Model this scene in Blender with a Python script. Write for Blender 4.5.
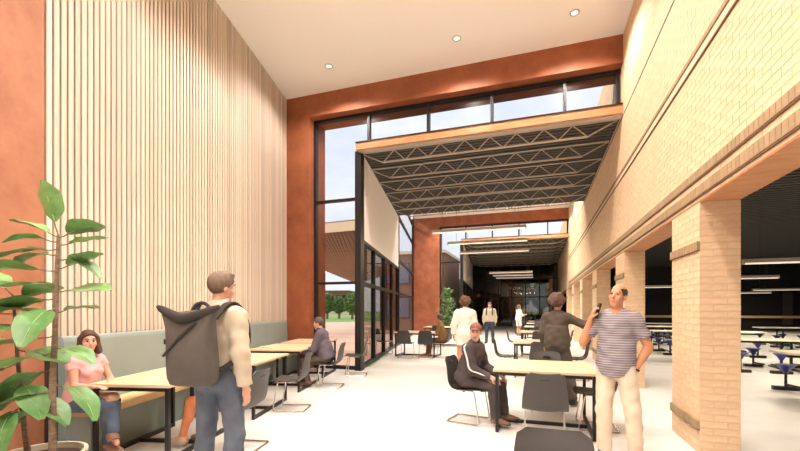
import bpy, math, random
import numpy as np
from mathutils import Vector, Matrix
random.seed(7); rng = np.random.default_rng(5)
for o in list(bpy.data.objects): bpy.data.objects.remove(o)
S = bpy.context.scene; COL = S.collection
R = math.radians
# ------------------------------------------------------------------ camera, world, exposure
CAM_F, CAM_H, CAM_A = 403.0, 1.45, math.atan2(137, 403.0)
cd = bpy.data.cameras.new('camera'); cam = bpy.data.objects.new('camera', cd); COL.objects.link(cam)
cam.location = (0, 0, CAM_H); cam.rotation_euler = (math.pi/2, 0, CAM_A)
cd.sensor_width = 36; cd.lens = CAM_F/800*36; cd.shift_y = 83.5/800; cd.clip_start = .05; cd.clip_end = 800
S.camera = cam
S.view_settings.view_transform = 'Standard'; S.view_settings.look = 'None'
S.view_settings.gamma = 1; S.view_settings.use_curve_mapping = False
S.view_settings.exposure = 0.0
LAMP = 450.0        # watts of one ceiling downlight
W = bpy.data.worlds.new('sky'); S.world = W; W.use_nodes = True
nt = W.node_tree; nt.nodes.clear()
wo = nt.nodes.new('ShaderNodeOutputWorld'); bg = nt.nodes.new('ShaderNodeBackground')
tc = nt.nodes.new('ShaderNodeTexCoord'); mp = nt.nodes.new('ShaderNodeMapping')
mp.inputs['Scale'].default_value = (1, 1, 2.6)
ns = nt.nodes.new('ShaderNodeTexNoise'); ns.inputs['Scale'].default_value = 3.2; ns.inputs['Detail'].default_value = 7
ns.inputs['Roughness'].default_value = .62
rp = nt.nodes.new('ShaderNodeValToRGB')
rp.color_ramp.elements[0].position = .30; rp.color_ramp.elements[0].color = (.62, .69, .84, 1)
rp.color_ramp.elements[1].position = .62; rp.color_ramp.elements[1].color = (.84, .85, .88, 1)
nt.links.new(tc.outputs['Generated'], mp.inputs['Vector']); nt.links.new(mp.outputs['Vector'], ns.inputs['Vector'])
nt.links.new(ns.outputs['Fac'], rp.inputs['Fac']); nt.links.new(rp.outputs['Color'], bg.inputs['Color'])
bg.inputs['Strength'].default_value = 1.3
nt.links.new(bg.outputs['Background'], wo.inputs['Surface'])

sl = bpy.data.lights.new('sun', 'SUN'); sl.energy = 4.0; sl.angle = R(3); sl.color = (1, .93, .82)
so = bpy.data.objects.new('sun', sl); COL.objects.link(so); so.rotation_euler = Vector((.86, .22, -.62)).to_track_quat('-Z', 'Y').to_euler()
# ------------------------------------------------------------------ materials
def mat(name, col, rough=.6, metal=0., col2=None, scale=(4, 4, 4), detail=4, lo=.35, hi=.65, rand=0., bump=0., emit=None, spec=.5, bscale=None):
    m = bpy.data.materials.new(name); m.use_nodes = True; t = m.node_tree; n = t.nodes; L = t.links
    b = n['Principled BSDF']; b.inputs['Base Color'].default_value = (*col, 1)
    b.inputs['Roughness'].default_value = rough; b.inputs['Metallic'].default_value = metal
    b.inputs['Specular IOR Level'].default_value = spec
    last = None
    if col2 or bump:
        co = n.new('ShaderNodeTexCoord'); ma = n.new('ShaderNodeMapping'); ma.inputs['Scale'].default_value = scale
        no = n.new('ShaderNodeTexNoise'); no.inputs['Scale'].default_value = 1; no.inputs['Detail'].default_value = detail; no.inputs['Roughness'].default_value = .68 if detail > 10 else .5
        L.new(co.outputs['Object'], ma.inputs['Vector']); L.new(ma.outputs['Vector'], no.inputs['Vector'])
    if col2:
        r = n.new('ShaderNodeValToRGB'); r.color_ramp.elements[0].position = lo; r.color_ramp.elements[1].position = hi
        r.color_ramp.elements[0].color = (*col, 1); r.color_ramp.elements[1].color = (*col2, 1)
        L.new(no.outputs['Fac'], r.inputs['Fac']); last = r.outputs['Color']
    if rand:
        oi = n.new('ShaderNodeObjectInfo'); ge = n.new('ShaderNodeNewGeometry')
        ad = n.new('ShaderNodeMath'); ad.operation = 'ADD'; fr = n.new('ShaderNodeMath'); fr.operation = 'FRACT'
        L.new(oi.outputs['Random'], ad.inputs[0]); L.new(ge.outputs['Random Per Island'], ad.inputs[1]); L.new(ad.outputs[0], fr.inputs[0])
        mr = n.new('ShaderNodeMapRange'); mr.inputs['To Min'].default_value = 1-rand; mr.inputs['To Max'].default_value = 1+rand*.6
        L.new(fr.outputs[0], mr.inputs['Value'])
        hs = n.new('ShaderNodeHueSaturation'); hs.inputs['Color'].default_value = (*col, 1)
        if last: L.new(last, hs.inputs['Color'])
        L.new(mr.outputs['Result'], hs.inputs['Value']); last = hs.outputs['Color']
    if last: L.new(last, b.inputs['Base Color'])
    if bump:
        bu = n.new('ShaderNodeBump'); bu.inputs['Strength'].default_value = bump; bu.inputs['Distance'].default_value = .01
        L.new(no.outputs['Fac'], bu.inputs['Height']); L.new(bu.outputs['Normal'], b.inputs['Normal'])
    if emit:
        b.inputs['Emission Color'].default_value = (*emit[0], 1); b.inputs['Emission Strength'].default_value = emit[1]
    return m

def glass_mat(name, tint, refl=.08, rough=.0, mult=.35):
    m = bpy.data.materials.new(name); m.use_nodes = True; t = m.node_tree; n = t.nodes; L = t.links; n.clear()
    o = n.new('ShaderNodeOutputMaterial'); tr = n.new('ShaderNodeBsdfTransparent'); gl = n.new('ShaderNodeBsdfGlossy')
    mx = n.new('ShaderNodeMixShader'); lw = n.new('ShaderNodeLayerWeight'); lw.inputs['Blend'].default_value = .25
    mu = n.new('ShaderNodeMath'); mu.operation = 'MULTIPLY_ADD'; mu.inputs[1].default_value = mult; mu.inputs[2].default_value = refl*.5
    tr.inputs['Color'].default_value = (*tint, 1); gl.inputs['Roughness'].default_value = rough
    L.new(lw.outputs['Fresnel'], mu.inputs[0]); L.new(mu.outputs[0], mx.inputs['Fac'])
    L.new(tr.outputs[0], mx.inputs[1]); L.new(gl.outputs[0], mx.inputs[2]); L.new(mx.outputs[0], o.inputs['Surface'])
    return m

def stripe_mat(name, base, line, per, frac):
    m = mat(name, base, .85); t = m.node_tree; n = t.nodes; L = t.links; b = n['Principled BSDF']
    co = n.new('ShaderNodeTexCoord'); sp = n.new('ShaderNodeSeparateXYZ'); L.new(co.outputs['Object'], sp.inputs[0])
    no = n.new('ShaderNodeTexNoise'); no.inputs['Scale'].default_value = 9; L.new(co.outputs['Object'], no.inputs['Vector'])
    a = n.new('ShaderNodeMath'); a.operation = 'MULTIPLY_ADD'; a.inputs[1].default_value = .012; L.new(no.outputs['Fac'], a.inputs[0]); L.new(sp.outputs['Z'], a.inputs[2])
    d = n.new('ShaderNodeMath'); d.operation = 'DIVIDE'; d.inputs[1].default_value = per; L.new(a.outputs[0], d.inputs[0])
    f = n.new('ShaderNodeMath'); f.operation = 'FRACT'; L.new(d.outputs[0], f.inputs[0])
    g = n.new('ShaderNodeMath'); g.operation = 'LESS_THAN'; g.inputs[1].default_value = frac; L.new(f.outputs[0], g.inputs[0])
    mx = n.new('ShaderNodeMix'); mx.data_type = 'RGBA'; mx.inputs['A'].default_value = (*base, 1); mx.inputs['B'].default_value = (*line, 1)
    L.new(g.outputs[0], mx.inputs['Factor']); L.new(mx.outputs['Result'], b.inputs['Base Color'])
    return m

M = {}
M['floor'] = mat('polished_concrete', (.72, .71, .685), .34, col2=(.62, .61, .585), scale=(1.1, 1.6, 1), detail=8, lo=.3, hi=.75, spec=.35)
M['ceiling'] = mat('ceiling_plaster', (.92, .90, .855), .9)
M['rust'] = mat('rust_panel', (.20, .050, .019), .62, col2=(.40, .130, .051), scale=(2.2, 2.2, 2.2), detail=15, lo=.25, hi=.75, bump=.15)
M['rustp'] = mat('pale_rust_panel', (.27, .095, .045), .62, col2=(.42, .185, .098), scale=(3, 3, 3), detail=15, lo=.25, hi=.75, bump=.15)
M['fascia'] = mat('copper_fascia', (.46, .18, .07), .55, col2=(.56, .25, .11), scale=(2, 2, 6), detail=6)
M['slat'] = mat('pale_oak_slat', (.545, .425, .325), .6, col2=(.71, .62, .52), scale=(9, 9, .5), rand=.22)
M['slatback'] = mat('slat_backing', (.07, .04, .024), .9)
M['brick'] = mat('buff_brick', (.71, .50, .30), .85, col2=(.76, .56, .37), scale=(14, 14, 30), rand=.07, bump=.15)
M['mortar'] = mat('buff_mortar', (.68, .48, .29), .95)
M['rowlock'] = mat('olive_buff_brick', (.33, .22, .115), .85, col2=(.38, .265, .145), scale=(14, 14, 30), rand=.12)
M['shadeline'] = mat('painted_shade_line', (.16, .085, .045), .9)  # dark brown that paints in the shade of grooves and band undersides
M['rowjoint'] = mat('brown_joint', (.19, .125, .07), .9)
M['soffit'] = mat('arch_soffit', (.42, .19, .08), .8, col2=(.50, .24, .11), scale=(5, 18, 5))
M['black'] = mat('black_steel', (.012, .011, .011), .45, spec=.4)
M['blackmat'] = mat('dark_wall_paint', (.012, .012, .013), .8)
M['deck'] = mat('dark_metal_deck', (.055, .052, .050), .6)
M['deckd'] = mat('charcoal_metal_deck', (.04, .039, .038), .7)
M['joist'] = mat('cream_painted_steel', (.46, .39, .31), .5)
M['white'] = mat('white_paint', (.88, .85, .79), .8)
M['glass'] = glass_mat('clear_glass', (.95, .955, .96), .0, .3, .15)
M['glassd'] = glass_mat('tinted_glass', (.72, .67, .64), .12)
M['glasse'] = glass_mat('dark_tinted_glass', (.40, .37, .35), .12)
M['table'] = mat('pale_ash_table_top', (.68, .49, .29), .42, col2=(.77, .59, .38), scale=(2.5, 22, 9), rand=.06)
M['edge'] = mat('ply_edge', (.72, .50, .26), .5)
M['vinyl'] = mat('sage_green_vinyl', (.235, .285, .255), .55, col2=(.26, .31, .28), scale=(2, 2, 2))
M['oak'] = mat('honey_oak', (.70, .45, .19), .5, col2=(.78, .54, .27), scale=(3, 3, 25))
M['shell'] = mat('charcoal_chair_shell', (.052, .047, .042), .5)
M['shellb'] = mat('black_chair_shell', (.022, .021, .021), .45)
M['chrome'] = mat('brushed_chrome', (.62, .58, .54), .25, metal=1)
M['lamp'] = mat('lamp_diffuser', (.9, .85, .78), .6, emit=((1, .86, .66), .75))
M['dlamp'] = mat('downlight_lens', (.95, .92, .88), .5, emit=((1, .9, .75), 2.5))
M['ring'] = mat('downlight_ring', (.62, .60, .57), .4)
M['wire'] = mat('steel_wire', (.10, .085, .065), .4, metal=.6)
M['blue'] = mat('blue_plastic', (.022, .032, .21), .35)
M['cream'] = mat('cream_laminate', (.80, .72, .55), .45)
M['leaf'] = mat('fig_leaf', (.10, .24, .07), .38, col2=(.24, .42, .15), scale=(5, 5, 5), rand=.25)
M['vein'] = mat('leaf_vein', (.32, .45, .20), .5)
M['bark'] = mat('fig_bark', (.16, .10, .065), .9, col2=(.26, .18, .12), scale=(20, 20, 50))
M['pot'] = mat('cream_pot', (.62, .55, .41), .5)
M['soil'] = mat('soil', (.05, .03, .02), 1)
M['grass'] = mat('grass', (.17, .29, .06), .9, col2=(.26, .40, .11), scale=(.8, .8, .8))
M['paving'] = mat('pink_paving', (.66, .43, .32), .85, col2=(.76, .53, .41), scale=(.6, .6, .6))
M['tree'] = mat('tree_leaves', (.12, .19, .06), .9, col2=(.22, .31, .11), scale=(1.5, 1.5, 1.5))
M['timber'] = mat('canopy_timber', (.19, .095, .042), .7, col2=(.27, .145, .068), scale=(.4, 7, 3))
M['stone'] = mat('pale_fascia_stone', (.72, .60, .44), .8)
M['brownb'] = mat('brown_building', (.20, .11, .07), .9)
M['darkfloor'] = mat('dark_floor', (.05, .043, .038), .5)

# ------------------------------------------------------------------ mesh helpers
class MB:
    def __init__(s): s.v = []; s.f = []; s.smooth = False
    def add(s, v, f):
        n = len(s.v); s.v += [tuple(p) for p in v]; s.f += [tuple(i+n for i in q) for q in f]; return s
    def box(s, x0, x1, y0, y1, z0, z1):
        return s.add([(x0,y0,z0),(x1,y0,z0),(x1,y1,z0),(x0,y1,z0),(x0,y0,z1),(x1,y0,z1),(x1,y1,z1),(x0,y1,z1)],
                     [(0,3,2,1),(4,5,6,7),(0,1,5,4),(1,2,6,5),(2,3,7,6),(3,0,4,7)])
    def bar(s, a, b, w, h, up=(0,0,1)):
        a = Vector(a); b = Vector(b); d = (b-a).normalized(); u = Vector(up)
        if abs(d.dot(u)) > .98: u = Vector((1,0,0))
        x = d.cross(u).normalized()*w/2; y = x.cross(d).normalized()*h/2
        vs = [a-x-y, a+x-y, a+x+y, a-x+y, b-x-y, b+x-y, b+x+y, b-x+y]
        return s.add(vs, [(0,1,2,3),(7,6,5,4),(0,4,5,1),(1,5,6,2),(2,6,7,3),(3,7,4,0)])
    def tube(s, pts, r, n=8, closed=False):
        pts = [Vector(p) for p in pts]; N = len(pts); rs = r if isinstance(r, (list, tuple)) else [r]*N
        vs = []; prev = None
        for i, p in enumerate(pts):
            if closed: d = pts[(i+1) % N]-pts[i-1]
            else: d = pts[min(i+1, N-1)]-pts[max(i-1, 0)]
            d.normalize()
            if prev is None:
                u = Vector((0,0,1)) if abs(d.z) < .9 else Vector((1,0,0)); x = d.cross(u).normalized()
            else: x = (prev-d*prev.dot(d)).normalized()
            prev = x; y = d.cross(x)
            vs += [p+(x*math.cos(2*math.pi*k/n)+y*math.sin(2*math.pi*k/n))*rs[i] for k in range(n)]
        fs = []
        for i in range(N if closed else N-1):
            j = (i+1) % N
            for k in range(n): fs.append((i*n+k, i*n+(k+1) % n, j*n+(k+1) % n, j*n+k))
        if not closed: fs += [tuple(range(n-1, -1, -1)), tuple((N-1)*n+k for k in range(n))]
        return s.add(vs, fs)
    def lathe(s, prof, n=24, c=(0,0,0), caps=True):
        vs = []
        for r, z in prof: vs += [(c[0]+r*math.cos(2*math.pi*k/n), c[1]+r*math.sin(2*math.pi*k/n), c[2]+z) for k in range(n)]
        fs = [(i*n+k, i*n+(k+1) % n, (i+1)*n+(k+1) % n, (i+1)*n+k) for i in range(len(prof)-1) for k in range(n)]
        if caps: fs += [tuple(range(n-1, -1, -1)), tuple((len(prof)-1)*n+k for k in range(n))]
        return s.add(vs, fs)
    def prism(s, poly, z0, z1):
        n = len(poly); vs = [(x, y, z0) for x, y in poly]+[(x, y, z1) for x, y in poly]
        return s.add(vs, [tuple(range(n-1, -1, -1)), tuple(range(n, 2*n))]+[(i, (i+1) % n, n+(i+1) % n, n+i) for i in range(n)])
    def loft(s, rings):
        n = len(rings[0]); vs = [p for r in rings for p in r]
        fs = [(i*n+k, i*n+(k+1) % n, (i+1)*n+(k+1) % n, (i+1)*n+k) for i in range(len(rings)-1) for k in range(n)]
        fs += [tuple(range(n-1, -1, -1)), tuple((len(rings)-1)*n+k for k in range(n))]
        return s.add(vs, fs)
    def mesh(s, name, m):
        me = bpy.data.meshes.new(name); me.from_pydata(s.v, [], s.f); me.update()
        if m: me.materials.append(M[m] if isinstance(m, str) else m)
        if s.smooth:
            me.shade_smooth()
            try: me.set_sharp_from_angle(angle=R(40))
            except Exception: pass
        return me
    def build(s, name, m, parent=None, smooth=None):
        if smooth is not None: s.smooth = smooth
        return link(name, s.mesh(name, m), parent)
def link(name, me, parent=None, mw=None):
    o = bpy.data.objects.new(name, me); COL.objects.link(o)
    if parent is not None: o.parent = parent
    if mw is not None: o.matrix_local = mw
    return o
def tag(o, label=None, cat=None, group=None, kind=None):
    if label: o['label'] = label
    if cat: o['category'] = cat
    if group: o['group'] = group
    if kind: o['kind'] = kind
    return o
def thing(name, label, cat, loc=(0,0,0), rz=0, group=None):
    o = bpy.data.objects.new(name, None); COL.objects.link(o); o.location = loc; o.rotation_euler = (0,0,rz); o.empty_display_size = .1
    return tag(o, label, cat, group)
def struct(name, label=None): 
    o = bpy.data.objects.new(name, None); COL.objects.link(o); o.empty_display_size = .1
    return tag(o, label, None, None, 'structure')
def copy_tree(o, parent=None):
    c = o.copy(); COL.objects.link(c); c.parent = parent
    for ch in list(o.children): copy_tree(ch, c)
    return c
def B(*a): return MB().box(*a)
ORD = ['first','second','third','fourth','fifth','sixth','seventh','eighth','ninth','tenth','eleventh','twelfth']

# ------------------------------------------------------------------ setting: plan constants
XR, XR2 = 1.536, 1.87          # right wall faces
YF, YG, YB = 8.52, 8.80, 9.30  # facade front, glass plane, facade back
PER = 13.68                    # second atrium repeats the first
ZC, ZL = 6.62, 5.13            # high ceiling, low ceiling
OL = Vector((-5.9, YF, 0)); PV = Vector((.972, .2345, 0)); QV = Vector((.2345, -.972, 0))
ANG = math.atan2(.2345, .972)  # rotation of the splayed left side
def L2W(p, q, z=0): return OL+PV*p+QV*q+Vector((0,0,z))
MWL = Matrix.Translation(OL) @ Matrix(((PV.x, QV.x, 0, 0), (PV.y, QV.y, 0, 0), (0, 0, 1, 0), (0, 0, 0, 1)))

# floor
a = L2W(0, 15)
fl = MB().prism([(a.x, a.y), (22, a.y), (22, 36), (-5.3, 36), (-3.95, YB+PER), (-6.9, YB+PER), (-6.77, YF+PER), (-5.29, 15.3), (-3.95, YB), (-5.95, YB), (-5.95, YF)], -.05, 0)
tag(fl.build('floor', 'floor'), 'pale polished concrete floor running through the hall', kind='structure')
# ceiling of the high space
pl = [(a.x-.1, a.y), (XR2, a.y), (XR2, YB), (-6.0, YB), (-6.0, YF)]
tag(MB().prism(pl, ZC, ZC+.3).build('ceiling', 'ceiling'), 'cream plaster ceiling of the tall front space', kind='structure')
tag(MB().prism([(-5.3, 15.3), (XR2, 15.3), (XR2, YB+PER), (-6.8, YB+PER)], ZC, ZC+.3).build('ceiling', 'ceiling'), 'cream ceiling of the farther tall space', kind='structure')

# ------------------------------------------------------------------ left wall: rust panel, slats
wl = struct('wall_left', 'tall left wall with pale vertical oak slats and a rust panel')
def in_l(name, mb, m, parent): return link(name, mb.mesh(name, m), parent, MWL)
in_l('backing_board', B(-.12, -.005, 0, 6.18, 0, ZC), 'slatback', wl)
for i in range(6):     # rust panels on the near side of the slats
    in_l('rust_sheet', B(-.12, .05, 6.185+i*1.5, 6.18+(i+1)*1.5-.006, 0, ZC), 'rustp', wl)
NS = 80; sp = 6.178/NS
sm = B(0, .048, 0, .053, 1.0, ZC).mesh('slat', 'slat')
for i in range(NS):
    link('slat', sm, wl, MWL @ Matrix.Translation((0, .006+i*sp, 0)))

# ------------------------------------------------------------------ right wall: brick field over an arcade
def pj(p):
    x, y, z = p; s_, c_ = math.sin(CAM_A), math.cos(CAM_A); d = -s_*x+c_*y; r = c_*x+s_*y
    return (400+CAM_F*r/max(d, .01), 309-CAM_F*(z-CAM_H)/max(d, .01), d)
_bm = {}
def brick_mesh(L, H, D, name='brick', m='brick'):
    k = (round(L, 3), round(H, 4), round(D, 3), m)
    if k not in _bm: _bm[k] = B(0, L, -.02, D, 0, H).mesh(name, m)     # x along, y outwards, z up
    return _bm[k]
BL, BH, J = .225, .058, .0095
def bricks(parent, org, along, out, length, z0, z1, limit=0, name='brick', m='brick', bl=BL, bh=BH, d=.0025, joint=J, bond=True, jitter=.0006, mi=Matrix()):
    """one face of brickwork; the `limit` bricks that show largest are objects, the rest one joined part"""
    al = Vector(along); ou = Vector(out); items = []
    n = max(1, round((z1-z0)/(bh+joint))); ph = (z1-z0)/n
    for c in range(n):
        x = -(bl+joint)/2*(c % 2) if bond else 0.; x -= 0
        while x < length-.001:
            s0 = max(x, 0); s1 = min(x+bl, length)
            if s1-s0 > .02: items.append((s0, s1-s0, z0+c*ph+joint/2, ph-joint))
            x += bl+joint
    sc = []
    for it in items:
        p = Vector(org)+al*(it[0]+it[1]/2); q = pj((p.x, p.y, it[2]))
        p0 = pj(tuple(Vector(org)+al*it[0])[:2]+(it[2],)); p1 = pj(tuple(Vector(org)+al*(it[0]+it[1]))[:2]+(it[2],))
        vis = q[2] > .3 and -5 < q[0] < 805 and -5 < q[1] < 456
        sc.append((abs(p1[0]-p0[0])+abs(p1[1]-p0[1]) if vis else 0)*(1+it[3]*400/max(q[2], .3)*.02))
    order = sorted(range(len(items)), key=lambda i: -sc[i])
    own = set(i for i in order[:limit] if sc[i] > 0)
    mb = MB(); rot = Matrix(((al.x, ou.x, 0, 0), (al.y, ou.y, 0, 0), (0, 0, 1, 0), (0, 0, 0, 1)))
    for i, (s0, L, z, h) in enumerate(items):
        p = Vector(org)+al*s0+ou*random.uniform(-jitter, jitter); p.z = z
        mw = mi @ Matrix.Translation(p) @ rot
        if i in own: link(name, brick_mesh(L, h, d, name, m), parent, mw)
        else:
            mb.add([mw @ Vector(v) for v in ((0,d,0),(L,d,0),(L,d,h),(0,d,h),(0,-.01,0),(L,-.01,0),(L,-.01,h),(0,-.01,h))],
                   [(0,3,2,1),(0,1,5,4),(1,2,6,5),(2,3,7,6),(3,0,4,7)])
    if mb.v: tag(mb.build(name, m, parent), kind='stuff')

wr = struct('wall_right', 'tall buff brick wall carried on an arcade of brick pillars')
Y0, Y1 = -5.5, YF+PER
B(XR, XR2, Y0, 34, 2.53, ZC+.3).build('wall_core', 'mortar', wr)
B(XR-.002, XR2+.002, Y0, 34, 2.515, 2.53).build('arch_soffit', 'soffit', wr)
def rface(z0, z1, limit=0, y0=1.0, y1=Y1, **k): bricks(wr, (XR, y0, 0), (0,1,0), (-1,0,0), y1-y0, z0, z1, limit, **k)
rface(2.85, 3.925, 200)
rface(4.115, 5.08, 60); rface(5.10, ZC, 40)
rface(2.53, 2.56, 0); rface(2.685, 2.745, 0)
# rowlock bands standing a little proud, with a dark strip painted in as the shade line below each
for z0, z1, nobj in ((2.575, 2.675, 90), (2.755, 2.845, 90)):
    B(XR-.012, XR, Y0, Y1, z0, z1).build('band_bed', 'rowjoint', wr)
    bricks(wr, (XR-.012, 1, 0), (0,1,0), (-1,0,0), Y1-1, z0, z1, nobj, 'rowlock_brick', 'rowlock', bl=.066, bh=z1-z0-.006, d=.008, joint=.006, bond=False, jitter=0)
    B(XR-.016, XR, Y0, Y1, z0-.013, z0).build('shade_strip', 'shadeline', wr)
B(XR-.010, XR, Y0, Y1, 3.955, 4.035).build('string_course', 'brick', wr)
bricks(wr, (XR-.004, 1, 0), (0,1,0), (-1,0,0), Y1-1, 4.06, 4.115, 60, 'rowlock_brick', 'rowlock', bl=.066, bh=.05, d=.004, joint=.006, bond=False, jitter=0)
for z in (3.932, 4.038): B(XR-.016, XR, Y0, Y1, z, z+.018).build('shade_strip', 'shadeline', wr)  # groove shade painted in as dark strips along the string course
B(XR-.010, XR, Y0, Y1, 5.082, 5.097).build('shade_strip', 'shadeline', wr)  # dark strip painted in for the shaded upper groove

pill_lab = ['buff brick pillar beside the camera, out of the picture', 'nearest and widest buff brick pillar, right of the man on the phone',
  'second buff brick pillar, just behind the man on the phone', 'third buff brick pillar of the arcade, left of the phone caller\'s head',
  'fourth buff brick pillar down the arcade', 'fifth buff brick pillar down the arcade', 'sixth buff brick pillar, far down the arcade']
for i in range(7):
    y = 4.765+(i-1)*3.66; y2 = y+.86
    t = thing('brick_pillar', pill_lab[i], 'pillar', (XR, y, 0), 0, 'arcade pillars'); mi = Matrix.Translation((-XR, -y, 0))
    core = B(0, XR2-XR, 0, .86, 0, 2.515).build('pillar_core', 'mortar', t)
    near = i in (1, 2)
    for (org, al, ou, ln, lim) in (((XR, y2, 0), (0,-1,0), (-1,0,0), .86, 165 if near else 0), ((XR, y, 0), (1,0,0), (0,-1,0), XR2-XR, 80 if near else 0),
                               ((XR2, y, 0), (0,1,0), (1,0,0), .86, 0), ((XR2, y2, 0), (-1,0,0), (0,1,0), XR2-XR, 0)):
        bricks(t, org, al, ou, ln, 0, 2.515, lim, mi=mi)
    for z in (.25, 2.04):       # soldier bands
        B(-.022, .0, -.006, .866, z-.008, z).build('shade_strip', 'shadeline', t); B(-.020, .0, -.003, .863, z, z+.083).build('band_bed', 'rowjoint', t)  # the thin dark strip is painted shade under the projecting band
        for k in range(12 if i < 3 else 1):
            w = .866/(12 if i < 3 else 1); B(-.026, 0, -.004+k*w, -.004+(k+1)*w-.009, z, z+.085).build('rowlock_brick', 'rowlock', t)

# ------------------------------------------------------------------ facades (the same bay twice)
def pane_row(par, x0, x1, y, z0, z1): B(x0, x1, y-.006, y+.006, z0, z1).build('pane', 'glass', par)
def facade(dy, n, xl):
    w = struct('wall_back' if n == 1 else 'wall_far', 'rust coloured end wall over the %s tinted opening' % ORD[n-1])
    yf, yg, yb = YF+dy, YG+dy, YB+dy
    h = .0
    for x0, x1 in ((xl, -4.2), (-4.2, -2.3), (-2.3, -.4), (-.4, XR)):
        B(x0+.0005, x1-.0005, yf, yb, 6.09, ZC+.3).build('rust_sheet', 'rust', w)
    for z in range(4): B(xl, -5.22, yf, yb, z*1.5225+.0003, (z+1)*1.5225-.0003).build('rust_sheet', 'rust', w)
    # roof-edge fascia of the low bay
    B(-4.0, XR, yf+.02, yf+.16, 5.15, 5.31).build('fascia', 'fascia', w)
    B(-4.0, XR, yf+.0, yf+.18, 5.31, 5.33).build('fascia_cap', 'black', w)
    B(-3.95, XR, yf+.05, yf+.17, 5.11, 5.148).build('shelf_angle', 'joist', w)
    wn = struct('window_%d' % n, 'black framed L-shaped glazing: clerestory lights and a tall side light, bay %s' % ORD[n-1])
    f = .055
    def fr(*b): B(*b).build('mullion', 'black', wn)
    B(-5.22, XR, yg-.06, yg+.06, 6.035, 6.09).build('frame_head', 'black', wn)
    B(-5.22, -5.16, yg-.06, yg+.06, 0, 6.035).build('frame_jamb', 'black', wn)
    B(-3.95, XR, yg-.06, yg+.06, 5.33, 5.36).build('frame_sill', 'black', wn)
    xs = [-3.76, -2.31, -.91, .53, XR-.05]
    for x in xs: fr(x-.03, x+.03, yg-.06, yg+.06, 5.36, 6.035)
    B(-5.16, -3.95, yg-.06, yg+.06, 0, .08).build('frame_sill', 'black', wn)
    for z in (4.08, 2.08): B(-5.16, -3.95, yg-.05, yg+.05, z-.03, z+.03).build('transom', 'black', wn)
    B(-4.05, -3.90, yf+.10, yf+.30, 0, 5.15).build('corner_post', 'black', wn)
    x = -3.95
    pane_row(wn, -5.16, -4.0, yg, .08, 2.05); pane_row(wn, -5.16, -4.0, yg, 2.11, 4.05); pane_row(wn, -5.16, -3.79, yg, 4.11, 6.035)
    for k, x in enumerate(xs[:-1]): pane_row(wn, x+.03, xs[k+1]-.03, yg, 5.36, 6.035)
    # low bay: roof, deck, bulkhead, storefront
    ye = 15.3+dy if n == 1 else 35.0
    xe = -5.29
    rf = MB().prism([(-3.98, yf+.18), (XR, yf+.18), (XR, ye), (xe, ye)], 5.22, 5.325)
    cl = rf.build('ceiling', 'deck'); tag(cl, 'dark corrugated metal deck over the %s low bay' % ORD[n-1], kind='structure')
    mb = MB(); k = 0; y = yf+.25
    while y < ye-.1:
        xx = -3.95+(xe+3.95)*(y-yf)/(ye-yf)
        mb.box(xx, XR, y, y+.075, 5.16, 5.22); y += .15
    mb.build('deck_rib', 'deck', cl)
    ws = struct('wall_vestibule' if n == 1 else 'wall_vestibule_far', 'white bulkhead above black framed glazing on the left of bay %s' % ORD[n-1])
    A = Vector((-3.95, yf+.2, 0)); E_ = Vector((xe, ye, 0)); d = (E_-A); Ln = d.length; d.normalize(); nr = Vector((d.y, -d.x, 0))
    mw = Matrix(((d.x, nr.x, 0, A.x), (d.y, nr.y, 0, A.y), (0,0,1,0), (0,0,0,1)))
    def sv(name, b, m, par): return link(name, B(*b).mesh(name, m), par, mw)
    sv('bulkhead', (.10, Ln, -.15, .03, 3.12, 5.16), 'white', ws)
    sv('bulkhead_trim', (.10, Ln, -.16, .04, 3.05, 3.12), 'black', ws)
    np_ = 4
    for i in range(np_+1): sv('mullion', (max(i*Ln/np_-.035, .10), i*Ln/np_+.035, -.08, .04, 0, 3.05), 'black', ws)
    for z in (.0, 2.02): sv('transom', (.1, Ln, -.075, .035, z, z+.09), 'black', ws)
    for i in range(np_):
        for z0, z1 in ((.09, 2.02), (2.11, 3.05)): sv('pane', (i*Ln/np_+.035, (i+1)*Ln/np_-.035, -.03, -.018, z0, z1), 'glassd', ws)
    return ye
facade(0, 1, -5.9)
facade(PER, 2, -6.77)

# left glazing of the second tall space
ws = struct('window_3', 'narrow curtain wall of the farther tall space, left of the rust pier')
A = Vector((-5.29, 15.3, 0)); E_ = Vector((-6.77, YF+PER, 0)); d = E_-A; Ln = d.length; d.normalize()
mw = Matrix(((d.x, d.y, 0, A.x), (d.y, -d.x, 0, A.y), (0,0,1,0), (0,0,0,1)))
for i in (0, 4): link('mullion', B(i*Ln/4-.04, i*Ln/4+.04, -.06, .06, 0, ZC).mesh('mullion', 'black'), ws, mw)
for z in (0, 2.05, 3.4, 5.15, 6.2): link('transom', B(0, Ln, -.05, .05, z, z+.08).mesh('transom', 'black'), ws, mw)
for i in (0,):
    for z0, z1 in ((.08, 2.05), (2.13, 3.4), (3.48, 5.15), (5.23, 6.2)):
        link('pane', B(.04, Ln-.04, -.006, .006, z0, z1).mesh('pane', 'glass'), ws, mw)
tag(B(-5.29, XR, 15.3, 15.42, 5.33, ZC).build('wall_upper', 'rust'), 'rust wall above the low roof, facing the farther tall space', kind='structure')

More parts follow.
